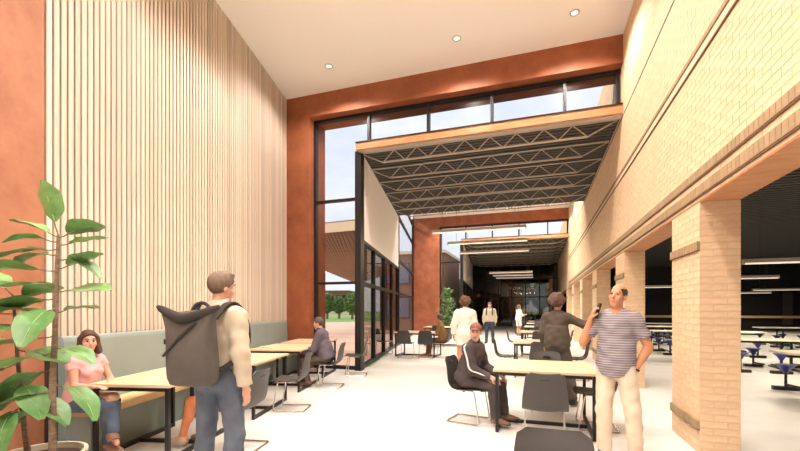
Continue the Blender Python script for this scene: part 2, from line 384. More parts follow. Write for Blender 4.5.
# ------------------------------------------------------------------ far end wall and dim hall behind it
we = struct('window_4', 'dark glazed end wall of the corridor with trees showing through')
YE = 35.0
xs = [-5.3, -4.2, -3.1, -2.0, -.9, .2, 1.3]
for x in xs+[XR]: B(x-.04, x+.04, YE-.06, YE+.06, 0, 5.2).build('mullion', 'black', we)
for z in (0, 2.4, 3.9): B(-5.3, XR, YE-.05, YE+.05, z, z+.09).build('transom', 'black', we)
for i in range(6):
    for z0, z1 in ((.09, 2.4), (2.49, 3.9), (3.99, 5.2)): B(xs[i]+.04, xs[i+1]-.04, YE-.01, YE+.01, z0, z1).build('pane', 'glasse', we)
wf = struct('wall_hall_beyond', 'dim rust walled hall behind the glazed end wall')
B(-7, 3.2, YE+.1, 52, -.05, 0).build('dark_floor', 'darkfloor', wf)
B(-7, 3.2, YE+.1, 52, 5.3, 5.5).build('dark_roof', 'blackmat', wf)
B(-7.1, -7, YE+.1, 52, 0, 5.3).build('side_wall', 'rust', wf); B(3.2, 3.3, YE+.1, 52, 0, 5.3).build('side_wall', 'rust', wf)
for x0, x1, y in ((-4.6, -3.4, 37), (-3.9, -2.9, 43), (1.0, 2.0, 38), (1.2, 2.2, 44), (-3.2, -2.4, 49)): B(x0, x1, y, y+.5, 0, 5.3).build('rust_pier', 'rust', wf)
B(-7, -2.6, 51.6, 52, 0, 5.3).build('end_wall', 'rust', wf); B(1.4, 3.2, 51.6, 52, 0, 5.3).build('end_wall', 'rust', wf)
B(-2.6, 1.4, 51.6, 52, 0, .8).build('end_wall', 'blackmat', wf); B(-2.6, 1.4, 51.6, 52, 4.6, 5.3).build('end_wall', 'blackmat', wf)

# ------------------------------------------------------------------ roof joists
def joist(x0, x1, y, lab, grp, zb=4.87, zt=5.13):
    t = thing('roof_joist', lab, 'joist', (x0, y, zb), 0, grp); Ls = x1-x0; h = zt-zb
    e = .55
    MB().bar((0,0,h+.008), (Ls,0,h+.008), .05, .016).build('top_chord', 'joist', t)
    MB().bar((e,0,0), (Ls-e,0,0), .045, .028).build('bottom_chord', 'joist', t)
    MB().bar((0,0,h), (e,0,0), .022, .022).build('web_bar', 'joist', t); MB().bar((Ls,0,h), (Ls-e,0,0), .022, .022).build('web_bar', 'joist', t)
    n = max(2, round((Ls-2*e)/.30)); n += n % 2; st = (Ls-2*e)/n
    for k in range(n):
        za, zb_ = (0, h) if k % 2 == 0 else (h, 0)
        MB().bar((e+k*st,0,za), (e+(k+1)*st,0,zb_), .018, .018).build('web_bar', 'joist', t)
for i in range(6):
    y = 8.78+i*1.09; x0 = -3.90-1.34*(y-YF)/6.78
    joist(x0, 1.5, y, 'cream open-web steel joist under the dark roof deck, %s behind the copper fascia' % ORD[i], 'joists of the front low bay')
for i in range(8):
    y = 8.82+PER+i*1.5; x0 = -3.85-1.3*(y-YF-PER)/12.8
    joist(x0, 1.5, y, 'far dim open-web joist under the farther roof deck, %s behind its fascia' % ORD[i], 'joists of the far low bay')

# ------------------------------------------------------------------ lamps
def spot(parent, x, y, z, power, size=R(126), blend=.5, rad=.10, col=(1, .885, .795)):
    l = bpy.data.lights.new('downlight_beam', 'SPOT'); l.energy = power; l.spot_size = size; l.spot_blend = blend; l.shadow_soft_size = rad; l.color = col
    o = bpy.data.objects.new('downlight_beam', l); COL.objects.link(o); o.parent = parent; o.location = (x, y, z); return o
dl_mesh = MB().lathe([(.052, -.012), (.085, -.012), (.088, 0), (.052, 0), (.052, -.012)], 20, caps=False).mesh('trim_ring', 'ring'); dl_lens = MB().lathe([(.0505, -.006), (.0505, 0)], 20).mesh('lens', 'dlamp')
def downlight(x, y, lab, grp, power=None, wide=False):
    t = thing('recessed_downlight', lab, 'downlight', (x, y, ZC-.001), 0, grp)
    link('trim_ring', dl_mesh, t); link('lens', dl_lens, t); spot(t, 0, 0, -.03, power or LAMP, R(150 if wide else 126))
vis = {-4.19: 'recessed round ceiling downlight nearest the slatted wall', -1.45: 'middle recessed round downlight of the three in the ceiling', .62: 'recessed round ceiling downlight nearest the brick wall'}
for y in (7.63, 5.2, 2.8, .4, -2.0, -4.2):
    for x in (-4.19, -1.45, .62):
        if x > 0 and y < 7: xx = .15; 
        else: xx = -3.35+max(0, 5.2-y)*.10 if x < -4 and y < 7 else x
        downlight(xx, y, vis[x] if y == 7.63 else 'recessed downlight in ceiling row %s from the end wall, %s' % (ORD[[7.63, 5.2, 2.8, .4, -2.0, -4.2].index(y)], {-4.19: 'slatted wall side', -1.45: 'middle', .62: 'brick wall side'}[x]), 'atrium downlights' if y == 7.63 else 'downlights above the camera', wide=y == 7.63)
for y in (21.3, 18.8, 16.6):
    for x in (-4.6, -1.45, .62): downlight(x, y, 'recessed downlight in the farther tall space, row %s from its end wall, %s' % (ORD[[21.3, 18.8, 16.6].index(y)], {-4.6: 'left', -1.45: 'middle', .62: 'right'}[x]), 'downlights of the farther tall space', power=LAMP*1.4)
def pendant(x0, x1, y, z, ztop, lab, grp, r=.045, power=0, name='linear_pendant'):
    t = thing(name, lab, 'pendant lamp', ((x0+x1)/2, y, z), 0, grp); h = (x1-x0)/2
    MB().box(-h, h, -r, r, -.02, r*1.2).build('housing', 'joist', t)
    MB().box(-h+.01, h-.01, -r+.006, r-.006, -.045, -.02).build('diffuser', 'lamp', t)
    for s in (-1, 1):
        B(s*h-.012, s*h+.012, -r-.002, r+.002, -.047, r*1.22).build('end_cap', 'joist', t)
        MB().tube([(s*h*.78, 0, r), (s*h*.78, 0, ztop-z)], .005, 5).build('wire', 'wire', t)
    if power:
        l = bpy.data.lights.new('tube_light', 'AREA'); l.shape = 'RECTANGLE'; l.size = 2*h; l.size_y = .08; l.energy = power; l.color = (1, .84, .64)
        o = bpy.data.objects.new('tube_light', l); COL.objects.link(o); o.parent = t; o.location = (0, 0, -.055)
for i, y in enumerate((11.1, 13.2, 15.5)):
    pendant(-2.8, -.28, y, 3.62, 5.16 if i < 2 else 6.6, 'cream linear pendant hanging over the walkway, %s from the front' % ORD[i], 'walkway pendants', power=55)
for i, y in enumerate((24.6, 26.7, 28.8)):
    pendant(-2.7, -.25, y, 3.62, 5.16, 'far linear pendant in the dim back bay, %s from its front' % ORD[i], 'pendants of the far bay', power=12)

# ------------------------------------------------------------------ dining hall on the right
wd = struct('wall_dining', 'dark far walls of the dining hall behind the arcade')
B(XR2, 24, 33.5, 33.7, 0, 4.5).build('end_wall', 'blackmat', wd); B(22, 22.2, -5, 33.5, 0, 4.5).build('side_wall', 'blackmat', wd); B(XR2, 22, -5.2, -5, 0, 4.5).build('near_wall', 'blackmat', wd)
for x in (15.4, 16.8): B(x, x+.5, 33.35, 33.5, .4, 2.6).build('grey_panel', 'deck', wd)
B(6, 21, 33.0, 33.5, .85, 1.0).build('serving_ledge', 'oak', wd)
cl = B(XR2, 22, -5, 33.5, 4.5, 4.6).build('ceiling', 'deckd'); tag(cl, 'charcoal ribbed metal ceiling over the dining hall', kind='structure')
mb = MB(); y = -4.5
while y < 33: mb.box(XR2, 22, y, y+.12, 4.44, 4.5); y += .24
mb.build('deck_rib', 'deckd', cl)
dp = [(4.05, 6.6, 10.2, 'nearest cream linear pendant in the dining hall, above the near table'), (4.4, 6.9, 15.2, 'second linear pendant in the dining hall, ending behind the nearest pendant'),
      (10.3, 13.0, 25.0, 'thin distant linear pendant at right in the dining hall'), (10.5, 13.0, 29.4, 'farthest thin linear pendant in the dining hall'),
      (4.3, 6.8, 20.2, 'short linear pendant seen between the first two pillars'), (4.3, 6.8, 5.4, 'linear pendant of the dining hall outside the picture, near the camera'),
      (9.5, 12.0, 15.2, 'linear pendant on the far side of the dining hall, outside the picture'), (9.5, 12.0, 8, 'linear pendant over the outer dining tables, outside the picture')]
for x0, x1, y, lab in dp: pendant(x0, x1, y, 2.42, 4.44, lab, 'dining hall pendants', r=.05, power=130)

def cafeteria_table(x, y, L, lab, ns=4):
    t = thing('cafeteria_table', lab, 'table', (x, y, 0), 0, 'dining hall tables')
    MB().prism([(.05, -.36), (L-.05, -.36), (L, -.31), (L, .31), (L-.05, .36), (.05, .36), (0, .31), (0, -.31)], .71, .74).build('table_top', 'cream', t)
    for sx in (L*.25, L*.75):
        g = MB(); g.bar((sx, -.28, .69), (sx, .28, .69), .04, .04); g.bar((sx, -.2, .05), (sx, -.2, .69), .04, .04); g.bar((sx, .2, .05), (sx, .2, .69), .04, .04); g.bar((sx, -.62, .06), (sx, .62, .06), .05, .05)
        g.build('folding_leg', 'black', t)
    MB().bar((.1, 0, .66), (L-.1, 0, .66), .04, .04).build('rail', 'black', t)
    for k in range(ns):
        for s in (-1, 1):
            sx = L*(k+.5)/ns; sy = s*.62
            st = MB().lathe([(.012, -.17), (.03, -.15), (.075, -.07), (.135, -.012), (.155, .0), (.15, .008), (.06, -.004)], 18, (sx, sy, .45)); st.smooth = True
            so = st.build('stool_seat', 'blue', t)
            MB().tube([(sx, sy, .06), (sx, sy, .32)], .022, 8).build('stool_post', 'black', t)
            MB().tube([(sx, sy, .10), (sx, s*.1, .12)], .02, 6).build('stool_arm', 'black', t)
            MB().prism([(sx-.19, sy-.05), (sx-.10, sy-.07), (sx+.10, sy-.07), (sx+.19, sy-.05), (sx+.19, sy+.05), (sx-.19, sy+.05)], .0, .065).build('stool_foot', 'black', t)
for i, (x, y, L, lab) in enumerate([(3.85, 8.45, 3.0, 'nearest cream dining table with blue cone stools, cut by the right edge'),
        (3.3, 11.9, 3.0, 'cream dining table with blue stools in the second row from the front'), (3.6, 15.4, 3.0, 'cream dining table with blue stools in the third row'),
        (4.0, 19.3, 3.0, 'cream dining table with blue stools in the fourth row'), (8.2, 12.2, 3.0, 'outer cream dining table of the second row'),
        (8.0, 15.8, 3.0, 'outer cream dining table of the third row'), (8.2, 19.6, 3.0, 'outer cream dining table of the fourth row'), (5.0, 23.5, 3.0, 'cream dining table of the fifth row, far back')]):
    cafeteria_table(x, y, L, lab)

# ------------------------------------------------------------------ bench along the slatted wall
t = thing('banquette_bench', 'long sage green banquette with honey oak seat along the slatted wall', 'bench', OL)
t.matrix_world = MWL
def bl(name, mb, m, sm=False): o = mb.build(name, m, t, sm); return o
q1 = 6.05
def ring(q): return [(.052, q, .0), (.14, q, .0), (.14, q, .47), (.135, q, .60), (.115, q, 1.13), (.105, q, 1.165), (.085, q, 1.18), (.06, q, 1.18), (.052, q, 1.165)]
mb = MB(); mb.loft([ring(.17), ring(.19)]+[ring(k*q1/8) for k in range(1, 8)]+[ring(q1)]); bl('backrest', mb, 'vinyl')
for k in range(4): bl('base_panel', B(.14, .39, .17+k*1.47, .17+(k+1)*1.47-.006, 0, .40), 'vinyl')
for k in range(2): bl('seat_board', B(.13, .445, .17+k*2.94, .17+(k+1)*2.94-.003, .40, .47), 'oak')

# ------------------------------------------------------------------ tables and chairs
def make_table(name, label, loc, rz, lx, ly, group):
    """lx by ly top centred on loc, frame legs at both x ends"""
    t = thing(name, label, 'table', loc, rz, group); X, Y = lx/2, ly/2
    B(-X, X, -Y, Y, .715, .742).build('table_top', 'table', t)
    b = .036
    for sy in (-1, 1): B(-X+.067, X-.067, sy*(Y-.041)-b/2, sy*(Y-.041)+b/2, .675, .7145).build('apron', 'black', t)
    for sx in (-1, 1):
        xx = sx*(X-.045)
        for sy in (-1, 1): B(xx-b/2, xx+b/2, sy*(Y-.041)-b/2, sy*(Y-.041)+b/2, .042, .675 if 0 else .714).build('leg', 'black', t)
        B(xx-b/2, xx+b/2, -Y+.02, Y-.02, 0, .042).build('foot_bar', 'black', t)
    B(-X+.066, X-.066, -.02, .02, .001, .04).build('stretcher', 'black', t)
    return t
def catmull(P, n):
    P = [np.array(p, float) for p in P]; Q = [2*P[0]-P[1]]+P+[2*P[-1]-P[-2]]; out = []
    seg = len(P)-1
    for i in range(n):
        u = i/(n-1)*seg; k = min(int(u), seg-1); f = u-k; a, b, c, d = Q[k:k+4]
        out.append(.5*((2*b)+(-a+c)*f+(2*a-5*b+4*c-d)*f*f+(-a+3*b-3*c+d)*f**3))
    return out
def shell_mesh(name, m):
    n, w = 30, 13
    pr = catmull([(.235, .425), (.20, .452), (.06, .446), (-.08, .440), (-.165, .462), (-.205, .525), (-.222, .61), (-.24, .715), (-.28, .83)], n)
    wd = catmull([(.40, 0), (.43, 0), (.44, 0), (.44, 0), (.44, 0), (.435, 0), (.42, 0), (.39, 0), (.36, 0)], n)
    # arc length for rounded ends
    L = [0]
    for i in range(1, n): L.append(L[-1]+float(np.linalg.norm(pr[i]-pr[i-1])))
    def half(i):
        h = wd[i][0]/2; rr = .05
        for dd in (L[i], L[-1]-L[i]):
            if dd < rr: h -= rr-math.sqrt(max(rr*rr-(rr-dd)**2, 0))
        return h
    V = []; N = []
    for i in range(n):
        tg = pr[min(i+1, n-1)]-pr[max(i-1, 0)]; tg /= np.linalg.norm(tg); nn = np.array((tg[1], -tg[0]))  # (y,z) normal towards sitter
        for j in range(w):
            s = -1+2*j/(w-1); x = s*half(i); cu = .018*(1-s*s)*(1 if i > 8 else .5)
            p = pr[i]+nn*(-cu if nn[0] >= 0 or nn[1] > 0 else cu); V.append((x, p[0], p[1])); N.append((0, nn[0], nn[1]))
    hole = set()
    th = .012; m2 = MB(); K = len(V)
    V2 = [(v[0], v[1]-q[1]*th*(1 if 1 else 0), v[2]-q[2]*th) for v, q in zip(V, N)]
    F = []; ec = {}
    for i in range(n-1):
        for j in range(w-1):
            if (i, j) in hole: continue
            q = (i*w+j, i*w+j+1, (i+1)*w+j+1, (i+1)*w+j); F.append(q)
            for e in range(4):
                a_, b_ = q[e], q[(e+1) % 4]; ec.setdefault((min(a_, b_), max(a_, b_)), []).append((a_, b_))
    fs = list(F)+[tuple(K+i for i in reversed(q)) for q in F]
    for e, l in ec.items():
        if len(l) == 1: a_, b_ = l[0]; fs.append((b_, a_, K+a_, K+b_))
    m2.add(V+V2, fs); m2.smooth = True
    return m2.mesh(name, m)
SH = {'shell': shell_mesh('seat_shell', 'shell'), 'shellb': shell_mesh('seat_shell', 'shellb')}
def arcpts(pts, r=.04, n=4):
    out = [Vector(pts[0])]
    for i in range(1, len(pts)-1):
        a, b, c = map(Vector, pts[i-1:i+2]); u = (a-b).normalized(); v = (c-b).normalized()
        for k in range(n+1):
            f = k/n; out.append((b+u*r)*(1-f)**2+b*2*f*(1-f)+(b+v*r)*f*f)
    return out+[Vector(pts[-1])]
fr = MB(); fr.tube(arcpts([(-.195, .02, .425), (-.195, .12, .425), (-.205, .19, .012), (-.205, -.25, .012), (.205, -.25, .012), (.205, .19, .012), (.195, .12, .425), (.195, .02, .425)]), .0095, 8)
fr.smooth = True; FRM = fr.mesh('sled_frame', 'chrome')
BRM = B(-.2, .2, -.03, .0, .406, .424).mesh('seat_bracket', 'black')
SLM = MB().bar((-.048, -.2625, .7535), (.048, -.2625, .7535), .05, .013, up=(0, .33, 1)).mesh('handle_slot', 'blackmat')
SDM = MB().tube([(-.195, .03, .425), (-.195, -.12, .425)], .0095, 8).mesh('side_rail', 'chrome'); SDM2 = MB().tube([(.195, .03, .425), (.195, -.12, .425)], .0095, 8).mesh('side_rail', 'chrome')
def chair(label, loc, rz, kind='shell', group='sled base chairs'):
    t = thing('sled_chair', label, 'chair', (loc[0], loc[1], 0), rz, group)
    link('seat_shell', SH[kind], t); link('sled_frame', FRM, t); link('seat_bracket', BRM, t); link('side_rail', SDM, t); link('side_rail', SDM2, t)
    if 'foreground' not in label: link('handle_slot', SLM, t)
    return t
# left row: top runs p .42..1.35, along q
TL = [(4.93, 6.14, 'pale wood table nearest the plant, in front of the seated woman'), (3.42, 4.62, 'pale wood table just right of the man with the backpack'),
      (1.66, 2.88, 'pale wood table in front of the man in the purple sweater'), (.30, 1.40, 'farthest pale wood table of the bench row, by the window')]
for q0, q1_, lab in TL:
    c = L2W(.92, (q0+q1_)/2)
    wd_ = .94
    if q0 > 4.8: c = L2W(.86, (q0+q1_)/2); wd_ = .82
    make_table('cafe_table', lab, (c.x, c.y, 0), ANG, wd_, q1_-q0, 'tables along the bench')
def pchair(p, q, lab, kind='shell', dr=0):
    c = L2W(p, q); return chair(lab, (c.x, c.y), ANG+math.pi/2+R(dr), kind)
pchair(1.66, 5.62, 'charcoal sled chair behind the man with the backpack, back turned to the aisle', dr=-4)
pchair(1.62, 3.98, 'empty charcoal sled chair between the backpack man and the purple sweater man', dr=3)
pchair(1.72, 2.25, 'charcoal sled chair under the man in the purple sweater')
pchair(1.95, .95, 'empty charcoal sled chair next to the black corner post', dr=5)
# right row
XT0, XT1 = -.49, .64
labs = ['near pale wood table between the tracksuit man and the phone caller', 'pale wood table just behind the woman in the dark suit', 'third pale wood table down the right row',
        'fourth pale wood table down the right row', 'fifth pale wood table down the right row', 'sixth and farthest pale wood table of the right row']
for i in range(6):
    y = 4.83+i*4.0
    make_table('cafe_table', labs[i], ((XT0+XT1)/2, y+.535, 0), 0, XT1-XT0, 1.07, 'tables down the right row')
    w = ORD[i]
    xc = (XT0+XT1)/2
    if i == 0: na = ('near', 'front')
    ln = lambda s: ('black' if 'side' in s and i == 0 else 'charcoal')+' sled chair on the %s of the %s table in the right row' % (s, w)
    chair(ln('near side') if i else 'charcoal sled chair with its back to us at the near table', (xc+.0, y-.40), 0, 'shell')
    chair(ln('far side') if i else 'charcoal sled chair on the far side of the near table', (xc+.06, y+1.07+.16), math.pi, 'shell')
    chair(ln('left') if i else 'black sled chair under the man in the tracksuit', (XT0-.33 if i == 0 else XT0-.14, y+.42 if i == 0 else y+.2), -math.pi/2+(R(-12) if i == 0 else 0), 'shellb')
    chair(ln('right') if i else 'black sled chair half hidden behind the phone caller\'s legs', (XT1+.02 if i == 0 else XT1+.10, y+.62 if i == 0 else y+.2), math.pi/2, 'shellb')
chair('charcoal sled chair in the foreground, cut by the bottom edge', (.08, 1.95), math.pi, 'shell')
# middle left group
make_table('cafe_table', 'pale wood table by the storefront glazing, in front of the rust pier', (-3.50, 12.1, 0), 0, 1.30, .95, 'tables by the storefront')
make_table('cafe_table', 'farther pale wood table in front of the rust pier', (-3.55, 15.9, 0), 0, 1.42, .95, 'tables by the storefront')
chair('charcoal sled chair on the near side of the storefront table', (-3.72, 11.5), 0)
chair('dark sled chair right of centre on the near side of the storefront table', (-3.10, 11.45), R(12), 'shellb')
chair('charcoal sled chair against the storefront glazing', (-4.55, 11.9), -math.pi/2)
chair('charcoal sled chair under the person in brown', (-2.74, 11.95), math.pi/2, 'shellb')
chair('charcoal sled chair at the near side of the farther storefront table', (-3.6, 15.2), 0, 'shellb')
# small papers on the table
pp = thing('paper_napkins', 'small heap of pale napkins on the table beside the backpack man\'s shoulder', 'napkins', L2W(.62, 2.6, .742), ANG)
for k in range(3): MB().prism([(-.07, -.06), (.07, -.055), (.075, .05), (-.06, .06)], .012*k+.001, .012*k+.009).build('napkin', 'cream', pp).rotation_euler = (0, 0, k*.5)
#@@PEOPLE@@
# ------------------------------------------------------------------ people: smooth implicit bodies
def V3(*a): return np.array(a, float)
def rotm(yaw=0, pitch=0, roll=0):
    """columns = right, forward, up; pitch > 0 leans forward, yaw > 0 turns left"""
    return np.array(Matrix.Rotation(R(yaw), 3, 'Z') @ Matrix.Rotation(R(-pitch), 3, 'X') @ Matrix.Rotation(R(roll), 3, 'Y'))
def cap(a, b, ra, rb, k=.02, clips=(), sub=False): return dict(t='c', a=np.array(a, float), b=np.array(b, float), ra=ra, rb=rb, k=k, clips=list(clips), sub=sub)
def ell(c, r, Rm=None, k=.02, clips=(), sub=False): return dict(t='e', c=np.array(c, float), r=np.array(r, float), R=np.eye(3) if Rm is None else Rm, k=k, clips=list(clips), sub=sub)
def bbox(p):
    if p['t'] == 'c': return np.minimum(p['a']-p['ra'], p['b']-p['rb']), np.maximum(p['a']+p['ra'], p['b']+p['rb'])
    e = np.abs(p['R']) @ p['r']; return p['c']-e, p['c']+e
def infl(p, d, clips=None, k=None):
    q = dict(p)
    if q['t'] == 'c': q['ra'] = p['ra']+d; q['rb'] = p['rb']+d
    else: q['r'] = p['r']+d
    if clips is not None: q['clips'] = list(clips)
    if k is not None: q['k'] = k
    return q
CORN = np.array([(i, j, k) for i in (0, 1) for j in (0, 1) for k in (0, 1)])
EDG = [(a, b) for a in range(8) for b in range(a+1, 8) if np.abs(CORN[a]-CORN[b]).sum() == 1]
def sdf_mesh(name, prims, h, m, cuts=(), wrinkle=0.):
    add = [p for p in prims if not p['sub']]
    lo = np.min([bbox(p)[0] for p in add], 0)-2.5*h-.01; hi = np.max([bbox(p)[1] for p in add], 0)+2.5*h+.01
    n = np.ceil((hi-lo)/h).astype(int)+1; D = np.full(n, .08, np.float32)
    for p in add+[p for p in prims if p['sub']]:
        b0, b1 = bbox(p); mg = .05+p['k']
        i0 = np.maximum(((b0-mg-lo)/h).astype(int), 0); i1 = np.minimum(((b1+mg-lo)/h).astype(int)+2, n)
        if (i1 <= i0).any(): continue
        ax = [lo[d]+h*np.arange(i0[d], i1[d]) for d in range(3)]
        P = np.stack(np.meshgrid(*ax, indexing='ij'), -1)
        if p['t'] == 'c':
            ab = p['b']-p['a']; L2 = max(float(ab @ ab), 1e-9); w = P-p['a']; tt = np.clip((w @ ab)/L2, 0, 1)
            d = np.linalg.norm(w-tt[..., None]*ab, axis=-1)-(p['ra']+(p['rb']-p['ra'])*tt)
        else:
            q = (P-p['c']) @ p['R']; k0 = np.linalg.norm(q/p['r'], axis=-1); k1 = np.linalg.norm(q/p['r']**2, axis=-1); d = k0*(k0-1)/np.maximum(k1, 1e-6)
        for (c0, nn) in p['clips']: d = np.maximum(d, -((P-np.array(c0)) @ np.array(nn, float)))
        sl = tuple(slice(i0[d_], i1[d_]) for d_ in range(3)); O = D[sl]; k = p['k']
        if p['sub']: D[sl] = np.maximum(O, -d)
        else:
            g = np.clip(.5+.5*(O-d)/max(k, 1e-4), 0, 1); D[sl] = O*(1-g)+d*g-k*g*(1-g)
    if wrinkle or cuts:
        ax = [lo[d]+h*np.arange(n[d]) for d in range(3)]; X, Y, Z = np.meshgrid(*ax, indexing='ij')
        if wrinkle: D += (wrinkle*(np.sin(31*Z+14*X+9*Y)*np.sin(23*X-17*Y+8*Z)+.6*np.sin(55*Z-21*X+30*Y))).astype(np.float32)
        for (c0, nn) in cuts: D = np.maximum(D, -((X-c0[0])*nn[0]+(Y-c0[1])*nn[1]+(Z-c0[2])*nn[2]))
    s = D < 0; sh = tuple(np.array(s.shape)-1)
    cnt = np.zeros(sh, int)
    for c in CORN: cnt += s[c[0]:c[0]+sh[0], c[1]:c[1]+sh[1], c[2]:c[2]+sh[2]]
    act = (cnt > 0) & (cnt < 8); ijk = np.argwhere(act); idx = np.full(sh, -1); idx[act] = np.arange(len(ijk))
    val = np.stack([D[ijk[:, 0]+c[0], ijk[:, 1]+c[1], ijk[:, 2]+c[2]] for c in CORN], 1)
    pos = np.zeros((len(ijk), 3)); ne = np.zeros(len(ijk))
    for a, b in EDG:
        va, vb = val[:, a], val[:, b]; mk = (va < 0) != (vb < 0); t = np.where(mk, va/np.where(mk, va-vb, 1), 0)
        pos += mk[:, None]*(CORN[a]+t[:, None]*(CORN[b]-CORN[a])); ne += mk
    pos = lo+h*(ijk+pos/ne[:, None]); F = []
    for ax in range(3):
        o1, o2 = (ax+1) % 3, (ax+2) % 3
        a = np.take(s, range(s.shape[ax]-1), ax); b = np.take(s, range(1, s.shape[ax]), ax)
        e = np.argwhere(a != b); e = e[(e[:, o1] > 0) & (e[:, o2] > 0) & (e[:, o1] < sh[o1]) & (e[:, o2] < sh[o2])]
        q = []
        for d1, d2 in ((-1, -1), (0, -1), (0, 0), (-1, 0)):
            c = e.copy(); c[:, o1] += d1; c[:, o2] += d2; q.append(idx[c[:, 0], c[:, 1], c[:, 2]])
        q = np.stack(q, 1); fl_ = ~a[e[:, 0], e[:, 1], e[:, 2]]; q[fl_] = q[fl_][:, ::-1]; F.append(q)
    F = np.concatenate(F); F = F[(F >= 0).all(1)]
    me = bpy.data.meshes.new(name); me.vertices.add(len(pos)); me.vertices.foreach_set('co', pos.astype(np.float32).ravel())
    me.loops.add(F.size); me.loops.foreach_set('vertex_index', F.astype(np.int32).ravel())
    me.polygons.add(len(F)); me.polygons.foreach_set('loop_start', (np.arange(len(F))*4).astype(np.int32))
    me.update(calc_edges=True); me.validate(); me.shade_smooth(); me.materials.append(m)
    return me
def hand_prims(w, d, nrm, thumb, curl=.5, spread=1., k=.006):
    d = d/np.linalg.norm(d); nrm = nrm-d*(nrm @ d); nrm /= np.linalg.norm(nrm); lat = np.cross(d, nrm)*thumb
    Rm = np.stack([lat, d, nrm], 1); P = [ell(w+d*.052, (.040, .050, .017), Rm, .012)]
    for i, (o, L) in enumerate(((.028, .068), (.0095, .077), (-.009, .072), (-.026, .056))):
        b = w+d*.088+lat*o*spread; an = 0; p = b
        for f, c in ((.45, .55), (.32, 1.0), (.23, .8)):
            an += curl*c; q = p+(d*math.cos(an)+nrm*math.sin(an))*L*f; P.append(cap(p, q, .0088, .0078, .004)); p = q
    b = w+d*.022+lat*.028; t1 = b+(d*.62+lat*.62+nrm*.35)*.045; t2 = t1+(d*.8+lat*.15+nrm*.5)*.034
    return P+[cap(b, t1, .0135, .011, .010), cap(t1, t2, .0105, .0085, .004)]
def skin_mat(name, c):
    m = mat(name, c, .55, col2=tuple(x*.9 for x in c), scale=(12, 12, 12)); b = m.node_tree.nodes['Principled BSDF']
    return m
EYEW = mat('eye_white', (.75, .72, .68), .3); IRIS = mat('eye_iris', (.03, .018, .012), .2); LIPS = mat('lips', (.42, .13, .10), .5)
